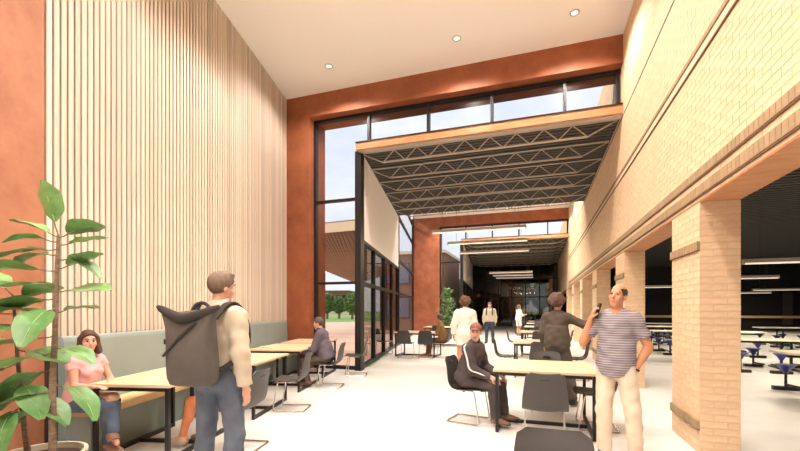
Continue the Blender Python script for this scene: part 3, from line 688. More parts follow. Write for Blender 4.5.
def person(label, loc, rz, skin, hairc, hair='short', scale=1., h=.010, sex='m', pz=.95, lean=0., twist=0., rollt=0., head=(0, 0, 0),
           arms=None, legs=None, hands=None, top=None, bottom=None, shoes=(.05, .035, .03), group='people', stance=.0, feet=True, extra=None):
    t = thing('person', label, 'person', (loc[0], loc[1], 0), rz, group); t.scale = (scale,)*3
    fem = sex == 'f'; P0 = V3(0, 0, pz); Rt = rotm(twist, lean, rollt)
    T = lambda x, y, z: P0+Rt @ V3(x, y, z)
    shw = .168 if fem else .174; hipw = .090 if fem else .088
    neck = T(0, -.012, .515); Rh = rotm(*head); hc = neck+Rt @ V3(0, .012, .035)+Rh @ V3(0, .018, .115)
    Hd = lambda x, y, z: hc+(Rh @ V3(x, y, z))*1.0
    lw = .9 if fem else 1.
    skm = skin_mat('skin', skin)
    parts = {}
    cx_, cy_ = (.140, .098) if fem else (.154, .110)
    parts['torso'] = [ell(T(0, .0, .0), (  .168 if fem else .156, .120, .125), Rt, .05), ell(T(0, .005, .17), (.118 if fem else .134, .092, .17), Rt, .05),
                      ell(T(0, .0, .35), (cx_, cy_, .165), Rt, .05), cap(T(-shw+.03, -.012, .437), T(shw-.03, -.012, .437), .056*lw, .056*lw, .05)]+[cap(T(0, -.02, .50), T(s*shw*.8, -.014, .445), .042*lw, .05*lw, .04) for s in (-1, 1)]
    if fem: parts['torso'] += [ell(T(s*.062, .075, .335), (.055, .05, .055), Rt, .03) for s in (-1, 1)]
    parts['glute'] = [ell(T(s*.075, -.055, -.02), (.085, .085, .095), Rt, .04) for s in (-1, 1)]
    parts['neck'] = [cap(T(0, -.012, .47), Hd(0, -.012, -.05), .056*lw, .050*lw, .035)]
    parts['head'] = [ell(Hd(0, -.012, .035), (.071, .092, .086), Rh, .01), ell(Hd(0, .024, -.038), (.056, .064, .080), Rh, .03), ell(Hd(0, .05, -.098), (.026, .026, .018), Rh, .03),
                     cap(Hd(0, .080, .012), Hd(0, .101, -.030), .008, .0125, .010), ell(Hd(0, .082, -.066), (.024, .011, .009), Rh, .006),
                     cap(Hd(-.034, .070, .030), Hd(.034, .070, .030), .012, .012, .012)]+[ell(Hd(s*.072, -.008, -.012), (.009, .019, .031), Rh, .006) for s in (-1, 1)] + \
                    [ell(Hd(s*.040, .055, -.028), (.022, .020, .020), Rh, .02) for s in (-1, 1)] + \
                    [ell(Hd(s*.029, .089, .006), (.016, .010, .009), Rh, .01, sub=True) for s in (-1, 1)]
    arms = arms or {}; legs = legs or {}; hands = hands or {}
    J = {}
    for s, nm in ((1, 'R'), (-1, 'L')):
        sh = T(s*shw, -.012, .437); ud, fd = arms.get(nm, ((s*.10, -.04, -1), (s*.02, .22, -1)))
        u = V3(*ud); u /= np.linalg.norm(u); f = V3(*fd); f /= np.linalg.norm(f)
        el = sh+u*.285*(.94 if fem else 1); wr_ = el+f*.25*(.94 if fem else 1); J['sh'+nm], J['el'+nm], J['wr'+nm] = sh, el, wr_
        parts['ua'+nm] = [cap(sh, el, .054*lw, .041*lw, .03), ell(sh+u*.09, (.048*lw, .048*lw, .07), None, .02)]
        parts['fa'+nm] = [cap(el, wr_, .042*lw, .027*lw, .012), cap(el+f*.03, el+f*.12, .041*lw, .037*lw, .02)]
        hd = hands.get(nm, {}); dd = V3(*hd.get('d', tuple(f))); nn = V3(*hd.get('n', (-s, .1, 0)))
        parts['ha'+nm] = hand_prims(wr_, dd, nn, hd.get('thumb', 1 if np.cross(dd, nn) @ V3(0, 1, .2) > 0 else -1), hd.get('curl', .38))
        J['hd'+nm] = wr_+dd/np.linalg.norm(dd)*.07
        hp = T(s*hipw, 0, -.03); td, sd = legs.get(nm, ((s*(.05+stance), .03, -1), (s*stance*.6, -.05, -1)))[:2]
        tdv = V3(*td); tdv /= np.linalg.norm(tdv); sdv = V3(*sd); sdv /= np.linalg.norm(sdv)
        kn = hp+tdv*.425; an = kn+sdv*.405; J['hp'+nm], J['kn'+nm], J['an'+nm] = hp, kn, an
        fd3 = legs.get(nm, (0, 0, None)); toe = V3(*fd3[2]) if len(fd3) > 2 and fd3[2] else V3(s*.25, 1, -.10); toe /= np.linalg.norm(toe); J['td'+nm] = toe
        parts['th'+nm] = [cap(hp, kn, .086, .058, .03)]
        parts['sn'+nm] = [cap(kn, an, .055, .037, .02), ell(kn+sdv*.13-toe*.018, (.050, .050, .10), None, .03)]
        parts['ft'+nm] = [cap(an+V3(0, 0, -.02)-toe*.03, an+toe*.14+V3(0, 0, -.045), .036, .026, .02)]
    bodyp = [p for k_ in parts for p in parts[k_]]
    bo = link('body', sdf_mesh('body', bodyp, h, skm), t)
    # lips coloured on the body itself
    bo.data.materials.append(LIPS); lc = Hd(0, .088, -.066); hl = np.array([c for v in bo.data.vertices for c in v.co]).reshape(-1, 3)
    fi = [i for i in np.where(np.linalg.norm((hl-lc) @ Rh/np.array((.024, .02, .010)), axis=1) < 1)[0]]; fi = set(fi)
    for p in bo.data.polygons:
        if p.vertices[0] in fi: p.material_index = 1
    for s in (-1, 1):
        e = MB(); c = Hd(s*.029, .074, .006); ri = []
        for a in range(7):
            th = math.pi*a/6; ri.append((math.sin(th)*.0115+1e-5, -math.cos(th)*.0115))
        e.lathe(ri, 10); me = e.mesh('eye', EYEW); me.materials.append(IRIS)
        for p in me.polygons:
            if p.center.z > .0055: p.material_index = 1
        me.shade_smooth()
        mw = Matrix.Translation(c) @ Matrix(Rh).to_4x4() @ Matrix.Rotation(-math.pi/2, 4, 'X'); link('eye', me, bo, mw)
    hm = mat('hair', hairc, .7, col2=tuple(x*1.6 for x in hairc), scale=(40, 40, 18))
    if hair != 'bald':
        for s in (-1, 1):
            link('eyebrow', MB().tube([Hd(s*.014, .088, .028), Hd(s*.032, .088, .034), Hd(s*.048, .074, .028)], .0045, 5).mesh('eyebrow', hm), bo)
    # hair
    pl = lambda y, z, ny, nz: (Hd(0, y, z), Rh @ V3(0, ny, nz))
    sk = lambda d: ell(Hd(0, -.012, .035), (.071+d, .092+d, .086+d), Rh, .01)
    if hair == 'short': hp_ = [infl(sk(.010), 0, [pl(.078, .062, -.70, .71)]), infl(sk(.006), 0, [pl(-.02, -.07, -.6, .8), pl(.02, 0, -1, .35)])]
    elif hair == 'crop': hp_ = [infl(sk(.012), 0, [pl(.082, .058, -.66, .75)]), ell(Hd(0, .035, .105), (.060, .055, .030), Rh, .02), infl(sk(.006), 0, [pl(-.02, -.07, -.6, .8), pl(.02, 0, -1, .35)])]
    elif hair == 'bald': hp_ = [infl(sk(.005), 0, [pl(.022, -.01, -1, .55), pl(-.06, -.062, -.3, 1)]), ell(Hd(0, .01, .135), (.090, .135, .085), Rh, .01, sub=True)]
    elif hair == 'bob': hp_ = [infl(sk(.016), 0, [pl(.070, .066, -.80, .60)])]+[cap(Hd(s*.072, -.02, .03), Hd(s*.088, -.005, -.115), .030, .036, .03) for s in (-1, 1)]+[cap(Hd(0, -.07, .03), Hd(0, -.085, -.12), .055, .055, .05), cap(Hd(-.05, -.06, -.08), Hd(.05, -.06, -.08), .05, .05, .04)]
    elif hair == 'afro':
        hp_ = [ell(Hd(0, -.035, .055), (.125, .115, .115), Rh, .02, [pl(.060, .03, -.85, .52)])]
        for _ in range(26):
            a, b = rng.uniform(0, 6.28), rng.uniform(-.6, 1.2); v = V3(math.cos(a)*math.cos(b)*.105, math.sin(a)*math.cos(b)*.095-.035, math.sin(b)*.10+.055)
            if v[1] < .035: hp_.append(ell(Hd(*v), (.038,)*3, Rh, .015))
    elif hair == 'long': hp_ = [infl(sk(.014), 0, [pl(.070, .066, -.80, .60)]), cap(Hd(0, -.06, .02), Hd(0, -.10, -.20), .065, .05, .05)]+[cap(Hd(s*.07, -.02, .02), Hd(s*.075, -.05, -.18), .028, .03, .03) for s in (-1, 1)]
    elif hair == 'cap': hp_ = [infl(sk(.014), 0, [pl(.0, .045, -.15, 1)]), ell(Hd(0, .10, .052), (.062, .055, .010), Rh, .012), infl(sk(.006), 0, [pl(-.02, -.07, -.6, .8), pl(.02, 0, -1, .35)])]
    link('hair', sdf_mesh('hair', hp_, min(h, .009), hm, wrinkle=.0025 if hair in ('afro', 'bob', 'long') else .001), t)
    # top garment
    if top:
        m, sl, hem = top['m'], top['sleeve'], top.get('hem', -.08); g = .012+top.get('loose', .0)
        hc_ = [(T(0, 0, hem), Rt @ V3(0, 0, 1))]
        pr = [infl(p, g, hc_) for p in parts['torso']]
        if hem < -.02: pr += [infl(p, g+.004, hc_) for p in parts['glute']]
        if hem < 0: pr.append(ell(T(0, -.01, .08), (.172+g, .136+g, .42), Rt, .04, hc_+[(T(0, 0, .30), Rt @ V3(0, 0, -1))]))
        for s, nm in ((1, 'R'), (-1, 'L')):
            sh, el, w = J['sh'+nm], J['el'+nm], J['wr'+nm]
            if sl <= 1:
                u = (el-sh)/np.linalg.norm(el-sh); e = sh+(el-sh)*max(sl, .05)
                if sl > 0: pr.append(cap(sh, sh+(el-sh)*(sl+.15), .060*lw+g*.6, .052*lw+g*1.0, .03, [(e, -u)]))
            else:
                u = (w-el)/np.linalg.norm(w-el); e = el+(w-el)*(sl-1)
                pr += [cap(sh, el, .054*lw+g, .043*lw+g, .03), cap(el, w+u*.03, .043*lw+g, .030*lw+g, .02, [(e, -u)])]
        cuts = ()
        ng = top.get('neck', .50)
        prn = pr+[ell(T(0, .045, ng+.045), (.062, .075, .060), Rt, .01, sub=True)]
        go = link(top.get('name', 'shirt'), sdf_mesh('shirt', prn, h, m, cuts, top.get('wr', .003)), t)
        if 'collar' in top:
            cm = top['collar']; nn = parts['neck'][0]
            link('collar', sdf_mesh('collar', [cap(nn['a'], nn['b'], .074, .067, .01, [(T(0, 0, .475), Rt @ V3(0, -.25, 1)), (T(0, 0, .575), Rt @ V3(0, .35, -1))])], min(h, .008), cm), t)
        if 'stripe' in top:
            for nm in ('R', 'L'):
                s = 1 if nm == 'R' else -1; sh, el, w = J['sh'+nm], J['el'+nm], J['wr'+nm]
                out = top['stripe'][1].get(nm)
                if out is None: continue
                o = V3(*out); o /= np.linalg.norm(o); sm_ = top['stripe'][0]
                r0, r1, r2 = .054*lw+g, .043*lw+g, .030*lw+g
                pts = [T(s*.09, -.01, .525), sh+o*(r0+.006)+V3(0, 0, .02), sh*.5+el*.5+o*((r0+r1)/2+.004), el+o*(r1+.005), el*.5+w*.5+o*((r1+r2)/2+.006), w+o*(r2+.004)]
                link('sleeve_stripe', MB().tube([tuple(p) for p in catmull(pts, 16)], .012, 6).mesh('sleeve_stripe', sm_), go)
    if bottom:
        m = bottom['m']; kd = bottom.get('kind', 'trousers'); g = .010
        if kd == 'trousers':
            pr = [infl(parts['torso'][0], g)]+[infl(p, g) for p in parts['glute']]
            fl_ = bottom.get('flare', .0)
            for nm in ('R', 'L'):
                hp, kn, an = J['hp'+nm], J['kn'+nm], J['an'+nm]; u = (an-kn)/np.linalg.norm(an-kn)
                pr += [cap(hp, kn, .090+g, .064+g+fl_*.5, .03), cap(kn, an+u*.06, .062+g+fl_*.5, .048+g+fl_, .02, [(an+u*.005, -u)])]+[infl(parts['sn'+nm][1], g+.004)]
            cuts = [(T(0, 0, bottom.get('waist', .085)), Rt @ V3(0, 0, -1))]
            link('trousers', sdf_mesh('trousers', pr, h, m, cuts, .003), t)
        elif kd == 'skirt':     # dress or skirt down to mid thigh
            pr = [infl(parts['torso'][0], g)]+[infl(p, g) for p in parts['glute']]; e = bottom.get('len', .75)
            for nm in ('R', 'L'):
                hp, kn = J['hp'+nm], J['kn'+nm]; u = (kn-hp)/np.linalg.norm(kn-hp); en = hp+(kn-hp)*e
                pr += [cap(hp, kn, .10, .115, .09, [(en, -u)])]
            cuts = [(T(0, 0, bottom.get('waist', .085)), Rt @ V3(0, 0, -1))]
            link('skirt', sdf_mesh('skirt', pr, h, m, cuts, .003), t)
    if feet:
        shm = mat('shoe_leather', shoes, .6); som = mat('shoe_sole', (.25, .22, .2), .8) if sum(shoes) > .5 else mat('shoe_sole', (.02, .02, .02), .8)
        for nm in ('R', 'L'):
            an, toe = J['an'+nm], J['td'+nm]; u = (an-J['kn'+nm]); u /= np.linalg.norm(u)
            hl_ = an+u*.045-toe*.035; tp = an+u*.055+toe*.165
            so = link('shoe', sdf_mesh('shoe', [cap(hl_, tp, .044, .037, .02), cap(an-u*.01, an+u*.03+toe*.01, .046, .05, .03, [(an-u*.012, u)]), cap(an+u*.03, an+u*.05+toe*.10, .044, .040, .03)], min(h, .010), shm, [(an+u*.083, -u)]), t)
            link('sole', sdf_mesh('sole', [infl(cap(hl_, tp, .044, .037, .02), .004)], min(h, .010), som, [(an+u*.083, -u), (an+u*.065, u)]), so)
    return t, J, T, Rt, Hd, Rh
def cloth(name, c, c2=None, rough=.9): return mat(name, c, rough, col2=c2 or tuple(x*.82 for x in c), scale=(7, 7, 5), spec=.2)
def sit(dx=.06, drop=-.03, shin=(0, .02, -1), toe=(0, 1, -.06)):
    return {'R': ((dx, 1, drop), shin, toe), 'L': ((-dx, 1, drop), shin, toe)}

# 1 man with backpack, seen from behind
jeans = cloth('blue_denim', (.080, .098, .130), (.125, .148, .185))
bp_loc = (-2.33, 2.50)
t, J, T, Rt, Hd, Rh = person('man with a grey roll-top backpack, cream jumper and jeans, seen from behind', bp_loc, R(4), (.62, .34, .23), (.115, .075, .050), 'crop', 1.0, .008, head=(-22, 4, 0),
    arms={'R': ((.18, -.10, -1), (.05, .16, -1)), 'L': ((-.15, .2, -1), (.1, .8, -.6))}, legs={'R': ((.10, .05, -1), (.02, -.10, -1)), 'L': ((-.16, .12, -1), (-.04, -.06, -1))},
    top=dict(m=cloth('cream_wool', (.47, .40, .30), (.53, .46, .35)), sleeve=1.93, hem=.015, loose=.012, name='jumper', collar=cloth('pale_blue_cotton', (.50, .58, .66)), neck=.53, wr=.004),
    bottom=dict(m=jeans, waist=.09), group='standing people')
link('belt_label', B(.02, .09, -.141, -.135, 1.0, 1.025).mesh('belt_label', mat('tan_leather', (.45, .18, .07), .6)), t)
# backpack hanging on his shoulders
bpm = cloth('grey_canvas', (.085, .076, .068), (.108, .097, .086)); bpd = cloth('dark_canvas', (.045, .040, .036))
k = thing('backpack', 'grey canvas roll-top backpack on the standing man', 'backpack', (bp_loc[0], bp_loc[1], 0), R(4))
mb = MB()
def rrect(cx0, cy0, w, d, z, tilt=0, n=20, e=3.2):
    out = []
    for i in range(n):
        a = 2*math.pi*i/n; c_, s_ = math.cos(a), math.sin(a)
        x = abs(c_)**(2/e)*(1 if c_ > 0 else -1)*w/2; y = abs(s_)**(2/e)*(1 if s_ > 0 else -1)*d/2; out.append((cx0+x, cy0+y, z+tilt*x))
    return out
for z, w, d, cy in [(z_, w_*1.1, d_*1.08, c_) for z_, w_, d_, c_ in ((.905, .25, .14, -.235), (.915, .30, .18, -.235), (.96, .325, .20, -.24), (1.05, .33, .205, -.245), (1.15, .325, .20, -.25), (1.23, .325, .185, -.255), (1.30, .345, .15, -.265), (1.36, .39, .095, -.28), (1.395, .42, .06, -.29))]:
    mb.add([], []); mb.__dict__.setdefault('rings', []).append([(x_, y_, z_+max(0, z-1.25)*.32*(abs(x_+.02)/.2)**2) for x_, y_, z_ in rrect(-.02, cy, w, d, z)])
mb.loft(mb.rings); mb.build('bag_body', bpm, k, True)
rl = MB(); rl.tube([(-.28+.52*i/12, -.29-.05*(1-abs(i/6-1)), 1.382+.085*abs(i/6-1)**1.4) for i in range(13)], [.014]+[.026, .03, .034, .036, .036, .036, .036, .036, .034, .03, .026]+[.014], 10); rl.build('rolled_top', bpd, k, True)
MB().tube([tuple(p) for p in catmull([(-.09, -.20, 1.36), (-.08, -.165, 1.46), (-.02, -.155, 1.495), (.05, -.165, 1.46), (.06, -.20, 1.36)], 14)], .013, 6).build('grab_handle', bpd, k, True)
def strap(name, pts, w, th):
    pts = [Vector(p) for p in catmull(pts, 22)]; m2 = MB(); rings = []
    for i, p in enumerate(pts):
        d = (pts[min(i+1, 21)]-pts[max(i-1, 0)]).normalized(); side_ = Vector((1, 0, 0)); side_ = (side_-d*side_.dot(d)).normalized(); nn = side_.cross(d)
        rings.append([p-side_*w/2-nn*th/2, p+side_*w/2-nn*th/2, p+side_*w/2+nn*th/2, p-side_*w/2+nn*th/2])
    m2.loft(rings); return m2.build(name, bpd, k, True)
for s in (-1, 1):
    strap('shoulder_strap', [(s*.10, -.17, 1.38), (s*.125, -.09, 1.475), (s*.135, -.01, 1.497), (s*.145, .07, 1.44), (s*.155, .128, 1.32), (s*.165, .12, 1.18), (s*.172, .03, 1.09), (s*.165, -.09, 1.04), (s*.14, -.16, 1.0)], .055, .014)
MB().tube([(-.02+.12, -.352, 1.36), (-.02, -.362, 1.26), (-.02-.15, -.356, 1.12)], .010, 6).build('compression_strap', bpd, k)
B(-.20, -.165, -.32, -.30, 1.20, 1.235).build('buckle', 'black', k)

# 2 man on the phone
ph = (.715, 4.32)
shirt = stripe_mat('striped_jersey', (.20, .175, .20), (.43, .39, .395), .0235, .30)
skinp = (.60, .27, .14)
t, J, T, Rt, Hd, Rh = person('smiling man in a striped T-shirt and cream chinos talking on a phone', ph, R(157), skinp, (.05, .028, .018), 'bald', .975, .007, head=(-10, -10, -8),
    lean=-2, arms={'R': ((.46, .32, -.85), (-.33, .05, 1)), 'L': ((-.42, -.14, -1), (.46, .22, -.95))},
    hands={'R': dict(d=(-.35, -.05, 1), n=(-.85, -.45, -.1), curl=.75), 'L': dict(d=(.35, .35, -.9), n=(.9, -.3, .2), curl=.45)},
    legs={'R': ((.05, .04, -1), (.0, -.04, -1)), 'L': ((-.17, .02, -1), (-.06, -.05, -1))},
    top=dict(m=shirt, sleeve=.66, hem=-.115, loose=.003, name='t_shirt', wr=.005, neck=.50), bottom=dict(m=cloth('cream_chino', (.68, .55, .41), (.74, .62, .48)), flare=.012), group='standing people')
t.scale = (.92, .95, .975)
MB().tube([tuple(J['wrL']+V3(0, 0, 0)+.034*(math.cos(a)*V3(.9, -.3, .1)+math.sin(a)*V3(.25, .9, .35))) for a in np.linspace(0, 2*math.pi, 14)[:-1]], .009, 6, True).build('wristwatch', 'black', t)
pc = J['wrR']+V3(-.065, -.02, .085); mwp = Matrix.Translation(Vector(pc)) @ Matrix(rotm(38, 0, -18)).to_4x4()
kk = thing('mobile_phone', 'black mobile phone held to the ear of the man in stripes', 'phone', (ph[0], ph[1], 0), R(157)); kk.scale = (.92, .95, .975)
m3 = MB(); m3.box(-.005, .005, -.037, .037, -.075, .075); link('phone_body', m3.mesh('phone_body', 'black'), kk, mwp)
m3 = MB(); m3.box(.0052, .006, -.033, .033, -.065, .065); link('screen', m3.mesh('screen', mat('dark_screen', (.01, .01, .015), .1)), kk, mwp)

# 3 seated man in tracksuit
trk = cloth('charcoal_polyester', (.062, .050, .050), (.085, .070, .068)); wht = mat('white_stripe', (.75, .72, .70), .7)
person('seated man in a charcoal tracksuit with a white sleeve stripe, looking left', (XT0-.36, 5.24), R(-100), (.66, .40, .31), (.16, .055, .04), 'cap', .93, .008, pz=.59, lean=13, head=(-80, 4, 0), twist=-8,
    arms={'R': ((.14, .30, -1), (-.28, 1, -.42)), 'L': ((-.2, .25, -1), (.35, 1, -.45))}, hands={'R': dict(n=(-.2, -.2, -1)), 'L': dict(n=(.2, -.2, -1))},
    legs={'R': ((.10, 1, -.06), (0, .06, -1), (.2, 1, -.06)), 'L': ((-.04, 1, -.06), (0, .12, -1), (-.1, 1, -.06))},
    top=dict(m=trk, sleeve=1.95, hem=-.03, loose=.012, name='track_jacket', collar=trk, neck=.54, stripe=(wht, {'R': (1, -.25, .25), 'L': (-1, -.2, .3)}), wr=.004), bottom=dict(m=trk, flare=.01), shoes=(.20, .11, .07), group='seated people')
# 4 woman in dark suit
suit = cloth('brown_grey_suiting', (.085, .068, .055), (.108, .088, .071))
person('woman in a dark trouser suit with curly brown hair, arm stretched to the right', (.29, 6.60), R(-8), (.55, .30, .20), (.075, .042, .028), 'afro', .95, .009, sex='f', twist=-6, head=(-12, 0, 0),
    arms={'R': ((.85, .22, -.42), (.85, .2, .40)), 'L': ((-.22, .05, -1), (.1, .35, -1))}, legs={'R': ((.24, -.05, -1), (.10, -.12, -1)), 'L': ((-.02, .10, -1), (-.02, -.05, -1))},
    top=dict(m=suit, sleeve=1.95, hem=-.015, loose=.012, name='jacket', wr=.004), bottom=dict(m=suit, flare=.02), shoes=(.015, .013, .012), group='standing people')
# 5 woman in white
person('woman in a short white dress with a round brown afro, seen from behind', (-1.50, 8.85), R(12), (.52, .26, .15), (.10, .045, .022), 'afro', .975, .011, sex='f', head=(-8, 0, 0),
    arms={'R': ((.22, .0, -1), (.0, .25, -1)), 'L': ((-.32, .0, -1), (.0, .25, -1))}, legs={'R': ((.02, .10, -1), (0, -.05, -1)), 'L': ((-.06, -.06, -1), (0, -.15, -1))},
    top=dict(m=cloth('white_cotton', (.80, .74, .63), (.84, .79, .69)), sleeve=1.9, hem=.03, loose=.022, name='blouse', wr=.004), bottom=dict(m=cloth('white_cotton_skirt', (.78, .71, .60), (.82, .76, .66)), kind='skirt', len=.58, waist=.07), shoes=(.55, .45, .38), group='standing people')
# 6 woman on the bench
wq = L2W(.29, 6.03)
t, J, T, Rt, Hd, Rh = person('woman in a pink top and jeans sitting cross-legged on the bench', (wq.x, wq.y), ANG-math.pi/2-R(4), (.66, .36, .25), (.055, .024, .016), 'bob', .86, .008, sex='f', pz=.66, lean=9, head=(-34, -2, 0),
    arms={'R': ((.18, .32, -1), (.02, 1, .05)), 'L': ((-.20, .42, -1), (.75, .62, .0))}, hands={'R': dict(n=(0, 0, -1)), 'L': dict(n=(0, 0, -1))},
    legs={'R': ((-.02, 1, -.02), (.0, .05, -1), (.2, 1, -.08)), 'L': ((.22, 1, .16), (.42, .38, -1), (.5, .95, -.25))},
    top=dict(m=cloth('pink_cotton', (.66, .34, .35), (.74, .42, .42)), sleeve=.32, hem=-.03, name='pink_top', neck=.475), bottom=dict(m=cloth('slate_denim', (.085, .115, .165), (.12, .155, .21))), shoes=(.30, .16, .12), group='seated people')
# 7 seated person hidden behind the backpack man
wq = L2W(1.60, 5.60)
person('seated person with bare legs, almost hidden behind the backpack man', (wq.x, wq.y), ANG+math.pi/2-R(4), (.70, .24, .10), (.08, .04, .025), 'short', .95, .010, sex='f', pz=.565, lean=8,
    arms={'R': ((.12, .45, -1), (-.2, 1, -.1)), 'L': ((-.12, .45, -1), (.2, 1, -.1))}, hands={'R': dict(n=(0, 0, -1)), 'L': dict(n=(0, 0, -1))},
    legs={'R': ((.08, 1, -.06), (.02, -.02, -1), (0, 1, -.08)), 'L': ((-.08, 1, -.06), (-.02, .26, -1), (0, 1, -.08))},
    top=dict(m=cloth('beige_cotton', (.5, .4, .3)), sleeve=.5, hem=-.03, name='blouse'), bottom=dict(m=cloth('navy_skirt', (.05, .06, .09)), kind='skirt', len=.55), shoes=(.5, .36, .26), group='seated people')
# 8 man in purple sweater
wq = L2W(1.66, 2.25)
person('seated man in a purple-grey sweater seen from the side at the bench tables', (wq.x, wq.y), ANG+math.pi/2, (.58, .32, .22), (.055, .042, .040), 'short', .97, .010, pz=.565, lean=12, head=(0, 6, 0),
    arms={'R': ((.10, .38, -1), (-.25, 1, -.25)), 'L': ((-.12, .38, -1), (.25, 1, -.25))}, hands={'R': dict(n=(0, 0, -1)), 'L': dict(n=(0, 0, -1))},
    legs={'R': ((.10, 1, -.06), (.0, .10, -1), (0, 1, -.06)), 'L': ((-.10, 1, -.06), (-.0, -.25, -1), (0, 1, -.1))},
    top=dict(m=cloth('purple_grey_wool', (.105, .085, .105), (.135, .11, .13)), sleeve=1.95, hem=-.03, loose=.014, name='sweater', collar=cloth('purple_grey_collar', (.10, .08, .10))), bottom=dict(m=cloth('taupe_twill', (.10, .082, .066))), shoes=(.13, .065, .045), group='seated people')
# 9 person in brown
person('seated person in brown at the storefront table, half hidden by the woman in white', (-2.70, 11.95), math.pi/2, (.48, .25, .15), (.06, .035, .02), 'short', .95, .014, pz=.565, lean=10,
    arms={'R': ((.1, .4, -1), (-.2, 1, .0)), 'L': ((-.1, .4, -1), (.2, 1, .0))}, hands={'R': dict(n=(0, 0, -1)), 'L': dict(n=(0, 0, -1))}, legs=sit(.08, -.05, (0, .12, -1)),
    top=dict(m=cloth('ochre_brown', (.26, .15, .06)), sleeve=1.9, hem=-.03, name='jumper'), bottom=dict(m=cloth('khaki_brown', (.16, .095, .045))), shoes=(.35, .2, .12), group='seated people')
# 10 far man with vest
t, J, T, Rt, Hd, Rh = person('distant standing man in a pale jumper and jeans with backpack straps, facing us', (-1.90, 17.4), R(182), (.62, .36, .26), (.08, .05, .035), 'short', 1.0, .014, stance=.04,
    arms={'R': ((.24, .0, -1), (.0, .2, -1)), 'L': ((-.24, .0, -1), (.0, .2, -1))},
    top=dict(m=cloth('pale_wool', (.62, .54, .40)), sleeve=1.95, hem=-.02, loose=.014, name='jumper'), bottom=dict(m=cloth('dark_denim', (.07, .09, .13))), group='standing people')
for s in (-1, 1): MB().tube([tuple(p) for p in catmull([(s*.11, -.11, 1.44), (s*.12, .03, 1.50), (s*.12, .145, 1.38), (s*.13, .15, 1.18)], 12)], .025, 6).build('backpack_strap', bpd, t, True)
B(-.16, .16, -.30, -.14, 1.0, 1.46).build('backpack', bpd, t)
# 11 far woman
person('distant woman in a white top standing beside the far tables', (-.92, 22.6), R(-60), (.6, .34, .24), (.10, .06, .035), 'long', .97, .016, sex='f',
    arms={'R': ((.15, .3, -1), (-.2, 1, .2)), 'L': ((-.15, .3, -1), (.2, 1, .2))}, top=dict(m=cloth('white_linen', (.80, .74, .66)), sleeve=1.6, hem=-.05, loose=.015, name='blouse'),
    bottom=dict(m=cloth('white_linen_skirt', (.76, .70, .62)), kind='skirt', len=.85), shoes=(.4, .08, .05), group='standing people')
# 12 far seated
person('distant seated person in a blue shirt at the far right tables', (XT1-.1+.38, 17.15), math.pi/2, (.5, .28, .18), (.05, .03, .02), 'short', .97, .016, pz=.565, lean=8, legs=sit(.08, -.05),
    arms={'R': ((.1, .4, -1), (-.2, 1, .0)), 'L': ((-.1, .4, -1), (.2, 1, .0))}, top=dict(m=cloth('blue_cotton', (.16, .20, .32)), sleeve=.6, hem=-.03, name='shirt'), bottom=dict(m=cloth('navy_twill', (.04, .045, .06))), group='seated people')
#@@PLANTS@@
# ------------------------------------------------------------------ fig plant by the rust wall
def leaf_mesh(name, L, Wd, droop, fold, m='leaf'):
    n, w = 9, 5; vs = []
    for i in range(n):
        u = i/(n-1); half = Wd/2*math.sin(math.pi*min(1, (u*.94+.03))**.85)**.75*(.75+.45*u)
        z = -droop*u*u*L; y = L*u*(1-.15*droop*u)
        for j in range(w):
            s = -1+2*j/(w-1); vs.append((s*half, y, z+fold*abs(s)*half+.006*math.sin(u*14+s*2)))
    fs = [(i*w+j, i*w+j+1, (i+1)*w+j+1, (i+1)*w+j) for i in range(n-1) for j in range(w-1)]
    K = len(vs); t_ = .0018
    mb = MB(); mb.add(vs+[(x, y, z-t_) for x, y, z in vs], fs+[tuple(K+k for k in reversed(f)) for f in fs]); mb.smooth = True
    me = mb.mesh(name, m); return me
def vein_mesh(L, droop): 
    mb = MB(); mb.tube([(0, L*u*(1-.15*droop*u), -droop*u*u*L+.003) for u in (0, .25, .5, .75, .97)], [.004, .0035, .003, .002, .001], 5); return mb.mesh('midrib', 'vein')
LV = [(leaf_mesh('leaf', L, w, d, f), vein_mesh(L, d)) for L, w, d, f in ((.32, .235, .2, .22), (.30, .22, .4, .25), (.36, .26, .1, .18), (.28, .20, .0, .3), (.32, .23, .6, .2))]
pt = thing('potted_fig', 'tall leafy fig plant in a cream pot beside the rust wall', 'plant', (-3.52, 1.99, 0))
mb = MB(); mb.lathe([(.19, 0), (.225, .02), (.27, .30), (.285, .345), (.285, .37), (.262, .37), (.255, .31), (.02, .30)], 32); mb.build('pot', 'pot', pt, True)
MB().lathe([(.256, .305), (.256, .325), (.01, .33)], 24).build('soil', 'soil', pt)
def stem(pts, r0, r1, leaves):
    P = [tuple(p) for p in catmull(pts, 20)]
    so = MB(); so.tube(P, [r0+(r1-r0)*i/19 for i in range(20)], 8); so = so.build('stem', 'bark', pt, True)
    for (f, az, el, kind, sc) in leaves:
        i = min(int(f*19), 18); g = f*19-i; p = Vector(P[i])*(1-g)+Vector(P[i+1])*g
        d = Vector((math.cos(R(az))*math.cos(R(el)), math.sin(R(az))*math.cos(R(el)), math.sin(R(el)))); q = p+d*.10*sc
        MB().tube([p, p*.5+q*.5+Vector((0, 0, -.006)), q], .005, 5).build('leaf_stalk', 'bark', pt)
        rot = d.to_track_quat('Y', 'Z').to_matrix().to_4x4()
        mw = Matrix.Translation(q-d*.008) @ rot @ Matrix.Rotation(R(random.uniform(-18, 18)), 4, 'Y') @ Matrix.Scale(sc, 4)
        lo = link('leaf', LV[kind][0], pt, mw); link('midrib', LV[kind][1], lo)
